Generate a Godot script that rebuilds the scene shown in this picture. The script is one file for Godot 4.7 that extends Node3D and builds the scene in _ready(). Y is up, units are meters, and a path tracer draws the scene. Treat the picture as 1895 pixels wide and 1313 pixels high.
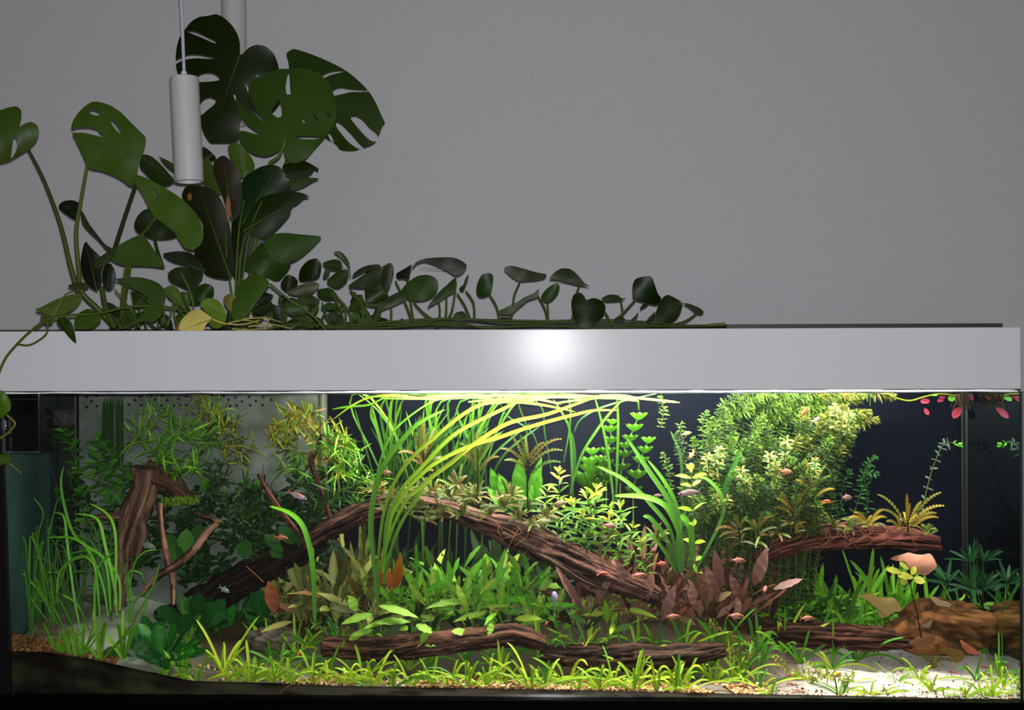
extends Node3D
# A planted aquarium under a white hood, house plants growing out of the hood's open top, a grey wall behind.
# Metres, y up. The tank's front glass is the plane z = 0, its back glass lies at z = -0.28. The eye is at the origin's height.
const W := 1895.0
const H := 1313.0
const BACK := -0.28
var eye := Vector3(0, 0, 2.1)
var focal := 2101.0
var view: Basis
var rng := RandomNumberGenerator.new()
var used := {}
var V := PackedVector3Array()
var C := PackedColorArray()
var I := PackedInt32Array()
var M := {}
var wood_noise := FastNoiseLite.new()

func _ready() -> void:
	rng.seed = 77
	view = Basis(Vector3.UP, deg_to_rad(1.855)) * Basis(Vector3.BACK, deg_to_rad(-0.2))
	make_camera_and_light()
	make_materials()
	make_room()
	make_tank()
	make_sand()
	make_wood_and_stone()
	make_pendants()
	make_house_plants()
	make_left_side()
	make_ferns()
	make_long_grass()
	make_background_stems()
	make_lobed_plants()
	make_crypts()
	make_right_side()
	make_front_grass()
	make_fish()

func make_camera_and_light() -> void:
	var cam := Camera3D.new()
	cam.name = "camera"
	cam.fov = rad_to_deg(2.0 * atan(H / 2.0 / focal))
	cam.near = 0.05
	cam.transform = Transform3D(view, eye)
	add_child(cam)
	var env := Environment.new()
	env.background_mode = Environment.BG_COLOR
	env.background_color = Color(0.01, 0.01, 0.012)
	env.tonemap_mode = Environment.TONE_MAPPER_LINEAR
	env.tonemap_exposure = 1.0
	env.sdfgi_enabled = true
	env.ssao_enabled = true
	env.ssil_enabled = true
	var we := WorldEnvironment.new()
	we.name = "environment"
	we.environment = env
	add_child(we)
	# the photographer's flash, a few centimetres above the lens
	var flash := OmniLight3D.new()
	flash.name = "camera_flash"
	flash.position = Vector3(0.004, 0.04, 2.1)
	flash.light_energy = 2.7
	flash.light_color = Color(0.98, 0.985, 1.0)
	flash.light_size = 0.012
	flash.omni_range = 8.0
	flash.omni_attenuation = 2.0
	flash.shadow_enabled = true
	add_child(flash)
	# the LED bars in the hood
	bar_light(720, 1120, -0.08, 0.82, Color(1.0, 0.99, 0.93))
	bar_light(1120, 1640, -0.08, 1.05, Color(1.0, 0.975, 0.93))
	bar_light(700, 1700, -0.20, 0.7, Color(0.97, 0.99, 1.0))

func bar_light(x0: float, x1: float, z: float, e: float, col: Color) -> void:
	var a := P(x0, 627, z)
	var b := P(x1, 627, z)
	var l := AreaLight3D.new()
	l.name = "led_bar_glow"
	l.area_size = Vector2(b.x - a.x, 0.06)
	l.area_normalize_energy = true
	l.light_energy = e
	l.light_color = col
	l.area_range = 6.0
	l.area_attenuation = 2.0
	l.shadow_enabled = true
	l.transform = Transform3D(Basis(Vector3.RIGHT, -PI / 2), Vector3((a.x + b.x) / 2, 0.022, z))
	add_child(l, true)
	var m := StandardMaterial3D.new()
	m.albedo_color = Color(0.9, 0.9, 0.9)
	m.emission_enabled = true
	m.emission = col
	m.emission_energy_multiplier = 2.5
	var t := thing("led_light_bar", "slim white LED light bar glowing inside the hood, spanning %s" % ("its back" if z < -0.15 else ("the bright green crypts" if x0 < 1000 else "the brown crypts")), "light", Vector3((a.x + b.x) / 2, 0.024, z))
	begin()
	box(Vector3(0, 0.008, 0), Vector3(b.x - a.x, 0.012, 0.07), c(225, 225, 225))
	flush("housing", t, M_plain(c(225, 225, 225), 0.4))
	begin()
	box(Vector3(0, 0.0005, 0), Vector3(b.x - a.x - 0.01, 0.002, 0.06), Color.WHITE)
	flush("diffuser", t, m)

# ------------------------------------------------------------------ helpers
func P(px: float, py: float, z: float) -> Vector3:
	var d := view * Vector3((px - W / 2) / focal, -(py - H / 2) / focal, -1)
	return eye + d * ((z - eye.z) / d.z)

func G(px: float, py: float) -> Vector3:   # the point of the sand that a sight line meets
	var a := 0.0
	var b := -0.27
	for k in 22:
		var m := (a + b) / 2
		var p := P(px, py, m)
		if p.y > sand_y(p.x, p.z):
			a = m
		else:
			b = m
	var q := P(px, py, clampf((a + b) / 2, -0.262, -0.006))
	q.y = sand_y(q.x, q.z)
	return q

func lerp_table(t: Array, x: float) -> float:
	for k in range(1, t.size()):
		if x <= t[k][0]:
			return lerpf(t[k - 1][1], t[k][1], clampf((x - t[k - 1][0]) / (t[k][0] - t[k - 1][0]), 0, 1))
	return t[-1][1]

const FRONT := [[-1.03, -0.556], [-0.95, -0.557], [-0.86, -0.570], [-0.76, -0.592], [-0.67, -0.610], [-0.53, -0.613], [-0.36, -0.617], [0.0, -0.6215], [0.36, -0.6275], [0.9, -0.636]]
const RISE := [[-1.03, 0.075], [-0.6, 0.085], [-0.3, 0.11], [0.1, 0.12], [0.35, 0.10], [0.6, 0.075], [0.9, 0.07]]
func sand_y(x: float, z: float) -> float:
	var k := clampf(-z / 0.27, 0, 1)
	# the middle is a planted mound held back by the sunken logs
	var mound := smoothstep(-0.52, -0.42, x) * (1.0 - smoothstep(0.40, 0.50, x))
	var slope := lerpf(k * 0.75 + 0.25 * k * k, 0.28 * k + 0.72 * smoothstep(0.30, 0.50, k), mound)
	return lerp_table(FRONT, x) + lerp_table(RISE, x) * slope + 0.004 * sin(x * 23 + z * 31) * k

func c(r: float, g: float, b: float) -> Color:
	return Color(r / 255, g / 255, b / 255).srgb_to_linear()

func rf(a: float, b: float) -> float:
	return rng.randf_range(a, b)

func pick(a: Array) -> Variant:
	return a[rng.randi() % a.size()]

func tone(col: Color, by: float) -> Color:
	var k := 1.0 + rf(-by, by)
	return Color(col.r * k * (1 + rf(-by, by) * 0.4), col.g * k, col.b * k)

func numbered(called: String) -> String:
	used[called] = used.get(called, -1) + 1
	return called if used[called] == 0 else "%s_%03d" % [called, used[called]]

func thing(called: String, label: String, category: String, at: Vector3, group := "") -> Node3D:
	var o := Node3D.new()
	o.name = numbered(called)
	o.position = at
	add_child(o, true)
	metas(o, label, category, group)
	return o

func metas(o: Node, label: String, category: String, group := "", kind := "") -> void:
	o.set_meta("label", label)
	if category:
		o.set_meta("category", category)
	if group:
		o.set_meta("group", group)
	if kind:
		o.set_meta("kind", kind)

func ordinal(n: int) -> String:
	var small := ["zeroth", "first", "second", "third", "fourth", "fifth", "sixth", "seventh", "eighth", "ninth", "tenth", "eleventh", "twelfth", "thirteenth", "fourteenth", "fifteenth", "sixteenth", "seventeenth", "eighteenth", "nineteenth"]
	if n < 20:
		return small[n]
	var tens := ["", "", "twent", "thirt", "fort", "fift", "sixt", "sevent", "eight", "ninet"]
	return tens[n / 10] + ("ieth" if n % 10 == 0 else "y-" + small[n % 10])

func begin() -> void:
	V.clear()
	C.clear()
	I.clear()

func made_mesh(mat: Material, smooth := true) -> ArrayMesh:
	var n := PackedVector3Array()
	if smooth:
		n.resize(V.size())
		for k in range(0, I.size(), 3):
			var a := I[k]
			var b := I[k + 1]
			var d := I[k + 2]
			var f := (V[d] - V[a]).cross(V[b] - V[a])
			n[a] += f
			n[b] += f
			n[d] += f
		for k in n.size():
			n[k] = n[k].normalized() if n[k].length_squared() > 1e-20 else Vector3.UP
	else:
		var v := PackedVector3Array()
		var cc := PackedColorArray()
		var ii := PackedInt32Array()
		for k in range(0, I.size(), 3):
			var f := (V[I[k + 2]] - V[I[k]]).cross(V[I[k + 1]] - V[I[k]]).normalized()
			for j in 3:
				v.append(V[I[k + j]])
				cc.append(C[I[k + j]])
				ii.append(k + j)
				n.append(f)
		V = v
		C = cc
		I = ii
	var arr := []
	arr.resize(Mesh.ARRAY_MAX)
	arr[Mesh.ARRAY_VERTEX] = V
	arr[Mesh.ARRAY_NORMAL] = n
	arr[Mesh.ARRAY_COLOR] = C
	arr[Mesh.ARRAY_INDEX] = I
	var m := ArrayMesh.new()
	m.add_surface_from_arrays(Mesh.PRIMITIVE_TRIANGLES, arr)
	m.surface_set_material(0, mat)
	return m

func put(called: String, m: Mesh, parent: Node) -> MeshInstance3D:
	var o := MeshInstance3D.new()
	o.mesh = m
	if parent == self:
		o.name = numbered(called)
	else:
		var k: int = parent.get_meta("n_" + called, 0)
		parent.set_meta("n_" + called, k + 1)
		o.name = called if k == 0 else "%s_%03d" % [called, k]
	parent.add_child(o, true)
	return o

# what V, C and I hold (in world places) becomes one mesh, measured from the place of its parent
func flush(called: String, parent: Node, mat: Material, smooth := true, world := false) -> MeshInstance3D:
	if world:
		var off := Vector3.ZERO
		var p := parent
		while p is Node3D and p != self:
			off += (p as Node3D).position
			p = p.get_parent()
		for k in V.size():
			V[k] -= off
	return put(called, made_mesh(mat, smooth), parent)

func box(at: Vector3, size: Vector3, col: Color, bevel := 0.0) -> void:
	var h := size / 2
	var e := minf(bevel, minf(h.x, minf(h.y, h.z)) * 0.9)
	if e <= 0:
		for axis in 3:
			for s in [-1.0, 1.0]:
				var u := Vector3.ZERO
				var w := Vector3.ZERO
				var n := Vector3.ZERO
				n[axis] = s * h[axis]
				u[(axis + 1) % 3] = h[(axis + 1) % 3]
				w[(axis + 2) % 3] = h[(axis + 2) % 3] * s
				quad(at + n - u - w, at + n + u - w, at + n + u + w, at + n - u + w, col)
		return
	# rounded: a box whose corner sphere is cut in steps
	var k := 5
	var base := V.size()
	var rows := 2 * k
	var cols := 4 * k
	for r in rows:
		var el := lerpf(-PI / 2, PI / 2, float(r if r < k else r - 1) / (rows - 2))
		for q in cols:
			var az := TAU * (float(q) - float(q / k)) / (cols - 4)
			var d := Vector3(cos(el) * cos(az), sin(el), cos(el) * sin(az))
			var sx := 1.0 if (q / k) in [0, 3] else -1.0
			var sz := 1.0 if (q / k) in [0, 1] else -1.0
			var sy := -1.0 if r < k else 1.0
			V.append(at + Vector3(sx * (h.x - e), sy * (h.y - e), sz * (h.z - e)) + d * e)
			C.append(col)
	for r in rows - 1:
		for q in cols:
			var a := base + r * cols + q
			var b := base + r * cols + (q + 1) % cols
			I.append_array(PackedInt32Array([a, b, b + cols, a, b + cols, a + cols]))
	for r in [0, rows - 1]:
		var a: int = base + r * cols
		for q in range(1, cols - 1):
			if r == 0:
				I.append_array(PackedInt32Array([a, a + q + 1, a + q]))
			else:
				I.append_array(PackedInt32Array([a, a + q, a + q + 1]))

func quad(a: Vector3, b: Vector3, d: Vector3, e: Vector3, col: Color) -> void:
	var k := V.size()
	V.append_array(PackedVector3Array([a, b, d, e]))
	C.append_array(PackedColorArray([col, col, col, col]))
	I.append_array(PackedInt32Array([k, k + 2, k + 1, k, k + 3, k + 2]))

func catmull(p: PackedVector3Array, n: int) -> PackedVector3Array:
	var out := PackedVector3Array()
	var last := p.size() - 1
	for k in n + 1:
		var t := float(k) / n * last
		var i := mini(int(t), last - 1)
		out.append(p[i].cubic_interpolate(p[i + 1], p[maxi(i - 1, 0)], p[mini(i + 2, last)], t - i))
	return out

func bow(a: Vector3, b: Vector3, d: Vector3, n: int) -> PackedVector3Array:
	var out := PackedVector3Array()
	for k in n + 1:
		var t := float(k) / n
		out.append(a * (1 - t) * (1 - t) + b * 2 * t * (1 - t) + d * t * t)
	return out

# half widths of a leaf along its length
func outline_of(kind: String, n: int) -> PackedFloat32Array:
	var w := PackedFloat32Array()
	for k in n + 1:
		var t := float(k) / n
		var x := 0.0
		match kind:
			"grass": x = minf(1.0, 0.55 + t * 1.5) * (1.0 if t < 0.6 else sqrt(maxf(0.0, 1 - pow((t - 0.6) / 0.4, 2))))
			"strap": x = minf(1.0, 0.7 + t) * (1.0 if t < 0.9 else sqrt(maxf(0.02, 1 - pow((t - 0.9) / 0.1, 2))))
			"lance": x = pow(sin(PI * pow(t, 0.85)), 0.9) + 0.05 * (1 - t)
			"oval": x = pow(sin(PI * minf(1.0, t * 0.97 + 0.02)), 0.6)
			"heart": x = pow(sin(PI * pow(minf(1.0, t * 0.93 + 0.07), 0.62)), 0.8)
			"crypt": x = 0.11 if t < 0.3 else 0.11 * (1 - t) + pow(sin(PI * pow((t - 0.3) / 0.7, 0.8)), 0.85)
			"spoon": x = 0.1 if t < 0.25 else 0.1 + 0.9 * pow(sin(PI * pow((t - 0.25) / 0.75, 1.15)), 0.75)
			"lobed":
				var env := pow(sin(PI * pow(minf(t * 0.9 + 0.08, 1.0), 0.8)), 0.6)
				x = env * (1.0 if k % 2 == 0 else 0.2)
		w.append(maxf(x, 0.0))
	w[n] = 0.0 if kind != "strap" else w[n]
	return w

# a leaf along pts; face says which way its blade looks; fold lifts its edges, wave ruffles them, rib pales the middle
func ribbon(pts: PackedVector3Array, face: Vector3, half: float, prof: PackedFloat32Array, fold: float, wave: float, c0: Color, c1: Color, rib := 1.0) -> void:
	var n := pts.size() - 1
	var base := V.size()
	var lobed := prof.size() > 3 and prof[2] > prof[3] * 2.0 and prof[3] > 0.0
	for k in n + 1:
		var t := (pts[mini(k + 1, n)] - pts[maxi(k - 1, 0)]).normalized()
		var s := t.cross(face)
		s = s.normalized() if s.length_squared() > 1e-6 else t.cross(Vector3(0.3, 0.2, 0.9)).normalized()
		var u := s.cross(t)
		var w := half * prof[k]
		var f := float(k) / n
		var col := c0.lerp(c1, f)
		var wv := wave * half * sin(k * 2.4 + base)
		var fwd := t * (w * 0.7) if lobed and k % 2 == 0 else Vector3.ZERO
		V.append(pts[k] - s * w + u * (w * fold + wv) + fwd)
		V.append(pts[k])
		V.append(pts[k] + s * w + u * (w * fold - wv) + fwd)
		C.append(col)
		C.append(Color(col.r * rib, col.g * rib, col.b * rib))
		C.append(col)
	for k in n:
		var a := base + k * 3
		I.append_array(PackedInt32Array([a, a + 3, a + 1, a + 1, a + 3, a + 4, a + 1, a + 4, a + 2, a + 2, a + 4, a + 5]))

func tube(pts: PackedVector3Array, radii: PackedFloat32Array, sides: int, c0: Color, c1: Color) -> void:
	var n := pts.size() - 1
	var base := V.size()
	var u := Vector3(0.31, 0.2, 0.93)
	for k in n + 1:
		var t := (pts[mini(k + 1, n)] - pts[maxi(k - 1, 0)]).normalized()
		u = (u - t * u.dot(t)).normalized()
		var s := t.cross(u)
		var r := radii[mini(k, radii.size() - 1)] if radii.size() != 2 else lerpf(radii[0], radii[1], float(k) / n)
		for j in sides:
			var a := TAU * j / sides
			V.append(pts[k] + (u * cos(a) + s * sin(a)) * r)
			C.append(c0.lerp(c1, float(k) / n))
	for k in n:
		for j in sides:
			var a := base + k * sides + j
			var b := base + k * sides + (j + 1) % sides
			I.append_array(PackedInt32Array([a, a + sides, b, b, a + sides, b + sides]))
	for e in [0, n]:
		var m := V.size()
		V.append(pts[e])
		C.append(c0 if e == 0 else c1)
		for j in sides:
			var a: int = base + e * sides + j
			var b: int = base + e * sides + (j + 1) % sides
			I.append_array(PackedInt32Array([m, a, b] if e == 0 else [m, b, a]))

func R(a: float, b: float) -> PackedFloat32Array:
	return PackedFloat32Array([a, b])

# [px, py, z, px, py, z ...] to places
func path3(a: Array) -> PackedVector3Array:
	var p := PackedVector3Array()
	for k in range(0, a.size(), 3):
		p.append(P(a[k], a[k + 1], a[k + 2]))
	return p

# [px, py, px, py ...] with the depth running from z0 to z1
func path2(a: Array, z0: float, z1: float) -> PackedVector3Array:
	var p := PackedVector3Array()
	var n := a.size() / 2 - 1
	for k in n + 1:
		p.append(P(a[2 * k], a[2 * k + 1], lerpf(z0, z1, float(k) / n)))
	return p

func inside_tank(p: PackedVector3Array) -> PackedVector3Array:
	for k in p.size():
		p[k] = Vector3(clampf(p[k].x, -1.0, 0.855), clampf(p[k].y, -0.66, -0.076 - 0.00004 * (k % 7)), clampf(p[k].z, -0.268, -0.007))
	return p

# ------------------------------------------------------------------ materials
func M_plain(col: Color, rough: float, metal := 0.0) -> StandardMaterial3D:
	var m := StandardMaterial3D.new()
	m.albedo_color = col.linear_to_srgb()
	m.roughness = rough
	m.metallic = metal
	return m

func M_vertex(rough: float, back: float, spec := 0.5) -> StandardMaterial3D:
	var m := StandardMaterial3D.new()
	m.vertex_color_use_as_albedo = true
	m.roughness = rough
	m.metallic_specular = spec
	m.cull_mode = BaseMaterial3D.CULL_DISABLED
	if back > 0:
		m.backlight_enabled = true
		m.backlight = Color(back, back, back)
	return m

func noise_tex(freq: float, seed_: int, lo: Color, hi: Color, stretch := 1.0, mid := -1.0) -> NoiseTexture2D:
	var n := FastNoiseLite.new()
	n.seed = seed_
	n.frequency = freq
	n.fractal_octaves = 5
	var t := NoiseTexture2D.new()
	t.noise = n
	t.width = 512
	t.height = 512
	t.seamless = true
	var g := Gradient.new()
	g.set_color(0, lo)
	g.set_color(1, hi)
	if mid >= 0:
		g.set_offset(0, mid - 0.15)
		g.set_offset(1, mid + 0.15)
	t.color_ramp = g
	return t

func bump_tex(freq: float, seed_: int, strength: float) -> NoiseTexture2D:
	var n := FastNoiseLite.new()
	n.seed = seed_
	n.frequency = freq
	var t := NoiseTexture2D.new()
	t.noise = n
	t.width = 512
	t.height = 512
	t.seamless = true
	t.as_normal_map = true
	t.bump_strength = strength
	return t

func tri(m: StandardMaterial3D, scale: float) -> StandardMaterial3D:
	m.uv1_triplanar = true
	m.uv1_world_triplanar = true
	m.uv1_scale = Vector3.ONE * scale
	return m

func make_materials() -> void:
	M.leaf = M_vertex(0.42, 0.0, 0.3)          # house plants: thick and glossy
	M.water_leaf = M_vertex(0.5, 0.62, 0.4)     # under water: thin, light shines through
	M.fine = M_vertex(0.55, 0.5, 0.3)
	M.stem = M_vertex(0.6, 0.0, 0.3)
	M.wood = M_vertex(0.85, 0.0, 0.3)
	M.wood.normal_enabled = true
	M.wood.normal_texture = bump_tex(0.05, 5, 4.0)
	tri(M.wood, 9.0)
	M.stone = M_vertex(0.9, 0.0, 0.3)
	M.stone.normal_enabled = true
	M.stone.normal_texture = bump_tex(0.04, 8, 6.0)
	tri(M.stone, 7.0)
	M.fish = M_vertex(0.3, 0.15, 0.6)
	M.black = M_plain(c(9, 9, 11), 0.35)
	wood_noise.seed = 11
	wood_noise.frequency = 1.0
	wood_noise.fractal_octaves = 3

# ------------------------------------------------------------------ the room
func structure(called: String, label: String, lo: Vector3, hi: Vector3, m: Material) -> void:
	begin()
	box((lo + hi) / 2, hi - lo, Color.WHITE)
	var o := flush(called, self, m, false)
	metas(o, label, "", "", "structure")

func make_room() -> void:
	var paint := M_plain(c(188, 188, 190), 0.9)
	paint.albedo_texture = noise_tex(0.02, 3, Color(0.985, 0.985, 0.983), Color(1, 1, 1))
	paint.normal_enabled = true
	paint.normal_texture = bump_tex(0.09, 4, 0.7)
	paint.normal_scale = 0.12
	tri(paint, 2.5)
	structure("wall_back", "plain matt grey painted wall behind the aquarium", Vector3(-2.7, -1.5, -0.46), Vector3(2.7, 1.4, -0.36), paint)
	var other := M_plain(c(96, 92, 88), 0.9)
	structure("wall_left", "grey painted side wall out of view", Vector3(-2.8, -1.5, -0.46), Vector3(-2.7, 1.4, 3.5), other)
	structure("wall_right", "grey painted side wall out of view", Vector3(2.7, -1.5, -0.46), Vector3(2.8, 1.4, 3.5), other)
	structure("wall_front", "grey painted wall behind the photographer", Vector3(-2.8, -1.5, 3.5), Vector3(2.8, 1.4, 3.6), other)
	structure("floor", "dark wooden floor of the room", Vector3(-2.8, -1.6, -0.46), Vector3(2.8, -1.5, 3.6), M_plain(c(70, 55, 44), 0.6))
	structure("ceiling", "matt white ceiling of the room", Vector3(-2.8, 1.4, -0.46), Vector3(2.8, 1.5, 3.6), M_plain(c(120, 120, 120), 0.9))

# ------------------------------------------------------------------ tank, hood, stand
func make_tank() -> void:
	var xl := P(-12, 900, 0).x
	var xr := P(1887, 900, 0).x
	# hood
	var hood := thing("aquarium_hood", "long satin white hood board running across the top of the aquarium", "hood", Vector3.ZERO)
	var white := M_plain(c(209, 210, 213), 0.2)
	white.metallic_specular = 0.22
	white.normal_enabled = true
	white.normal_texture = bump_tex(0.25, 14, 0.8)
	white.normal_scale = 0.045
	tri(white, 3.0)
	var top := P(950, 609, 0.02).y
	var low := P(950, 721.5, 0.02).y
	begin()
	box(Vector3((xl + xr) / 2 - 0.02, (top + low) / 2, 0.01), Vector3(xr - xl + 0.03, top - low, 0.02), Color.WHITE, 0.0015)
	flush("front_board", hood, white)
	begin()
	box(Vector3((xl + xr) / 2, 0.040, -0.14), Vector3(xr - xl, 0.006, 0.27), Color.WHITE)
	box(Vector3((xl + xr) / 2, -0.012, -0.287), Vector3(xr - xl, 0.11, 0.008), Color.WHITE)
	box(Vector3(xr - 0.004, -0.012, -0.14), Vector3(0.008, 0.11, 0.28), Color.WHITE)
	box(Vector3(xl + 0.004, -0.012, -0.14), Vector3(0.008, 0.11, 0.28), Color.WHITE)
	flush("black_lid", hood, M_plain(c(14, 14, 15), 0.7), false)
	begin()
	var a := P(1200, 600.5, -0.29)
	box(Vector3((a.x + xr * 1.1) / 2, a.y - 0.02, -0.297), Vector3(xr * 1.1 - a.x, 0.04, 0.012), Color.WHITE, 0.002)
	box(Vector3((a.x - 1.3) / 2, a.y - 0.025, -0.297), Vector3(a.x + 1.3, 0.04, 0.012), Color.WHITE, 0.002)
	flush("rear_rail", hood, M_plain(c(62, 58, 58), 0.5))
	# tank: panes, seams, frame
	var tank := thing("aquarium", "long planted glass aquarium with black lower frame and navy backing", "aquarium", Vector3.ZERO)
	var glass := StandardMaterial3D.new()
	glass.transparency = BaseMaterial3D.TRANSPARENCY_ALPHA
	glass.albedo_color = Color(0.03, 0.05, 0.05, 0.04)
	glass.roughness = 0.02
	begin()
	box(Vector3((xl + xr) / 2, -0.353, -0.002), Vector3(xr - xl, 0.565, 0.003), Color.WHITE)
	flush("front_pane", tank, glass, false)
	var navy := M_plain(c(14, 18, 26), 0.3)
	navy.metallic_specular = 0.15
	navy.albedo_texture = noise_tex(0.006, 21, Color(0.82, 0.85, 0.9), Color(1, 1, 1))
	tri(navy, 1.0)
	begin()
	box(Vector3((xl + xr) / 2, -0.38, BACK - 0.004), Vector3(xr - xl + 0.02, 0.62, 0.008), Color.WHITE)
	flush("back_pane", tank, navy, false)
	var mirror := M_plain(c(196, 214, 204), 0.03, 1.0)
	begin()
	box(Vector3(xr + 0.004, -0.38, BACK / 2), Vector3(0.008, 0.62, -BACK), Color.WHITE)
	flush("side_pane", tank, mirror, false)
	begin()
	box(Vector3(xl - 0.004, -0.38, BACK / 2), Vector3(0.008, 0.62, -BACK), Color.WHITE)
	flush("side_pane", tank, M_plain(c(52, 82, 72), 0.35), false)
	begin()
	box(Vector3(xr - 0.003, -0.38, BACK + 0.004), Vector3(0.009, 0.61, 0.009), Color.WHITE, 0.003)
	flush("silicone_seam", tank, M.black)
	begin()
	var q := [P(-40, 735, 0.004), P(1, 735, 0.004), P(20, 1312, 0.004), P(-40, 1312, 0.004)]
	var d := Vector3(0, 0, -0.012)
	for k in 4:
		quad(q[k], q[(k + 1) % 4], q[(k + 1) % 4] + d, q[k] + d, Color.WHITE)
	quad(q[3], q[2], q[1], q[0], Color.WHITE)
	flush("silicone_seam", tank, M.black, false)
	begin()
	box(Vector3(xr + 0.012, -0.36, -0.004), Vector3(0.014, 0.58, 0.012), Color.WHITE, 0.002)
	flush("glass_edge", tank, M_plain(c(92, 100, 100), 0.4))
	var ya := P(950, 1293, 0.012).y
	begin()
	box(Vector3((xl + xr) / 2, ya - 0.03, 0.0), Vector3(xr - xl + 0.06, 0.06, 0.032), Color.WHITE, 0.002)
	var fm := M_plain(c(5, 5, 6), 0.3)
	fm.metallic_specular = 0.12
	flush("base_frame", tank, fm)
	begin()
	box(Vector3((xl + xr) / 2, (ya - 0.06 - 1.5) / 2, -0.14), Vector3(xr - xl + 0.04, 1.5 + ya - 0.06, 0.3), Color.WHITE, 0.004)
	var st := flush("aquarium_stand", self, M_plain(c(10, 10, 12), 0.5))
	metas(st, "black cabinet stand carrying the aquarium, below the glass", "cabinet")
	# water: the surface, and the bead it forms along the front glass
	var film := StandardMaterial3D.new()
	film.transparency = BaseMaterial3D.TRANSPARENCY_ALPHA
	film.albedo_color = Color(0.05, 0.08, 0.09, 0.05)
	film.roughness = 0.03
	begin()
	var n := FastNoiseLite.new()
	n.seed = 5
	n.frequency = 9.0
	for i in 91:
		for j in 9:
			var x := lerpf(xl, xr, i / 90.0)
			var z := lerpf(-0.006, BACK, j / 8.0)
			V.append(Vector3(x, -0.0722 + 0.0012 * n.get_noise_2d(x, z), z))
			C.append(Color.WHITE)
			if i < 90 and j < 8:
				var e := i * 9 + j
				I.append_array(PackedInt32Array([e, e + 1, e + 9, e + 1, e + 10, e + 9]))
	var ws := flush("water_surface", self, film)
	metas(ws, "rippled water surface just under the white hood", "water", "", "stuff")
	var wet := StandardMaterial3D.new()
	wet.albedo_color = Color(0.97, 0.97, 1.0)
	wet.roughness = 0.04
	wet.refraction_enabled = true
	wet.refraction_scale = 0.033
	begin()
	var pts := PackedVector3Array()
	var rad := PackedFloat32Array()
	for i in 261:
		var x := lerpf(xl, xr, i / 260.0)
		pts.append(Vector3(x, P(950, 724.6, -0.009).y + 0.0012 * n.get_noise_1d(x * 0.7), -0.0095))
		rad.append(0.0017 + 0.0007 * n.get_noise_1d(x * 1.7 + 40))
	tube(pts, rad, 12, Color.WHITE, Color.WHITE)
	var wl := flush("waterline", self, wet)
	metas(wl, "glistening waterline along the lower edge of the hood", "water", "", "stuff")

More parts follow.
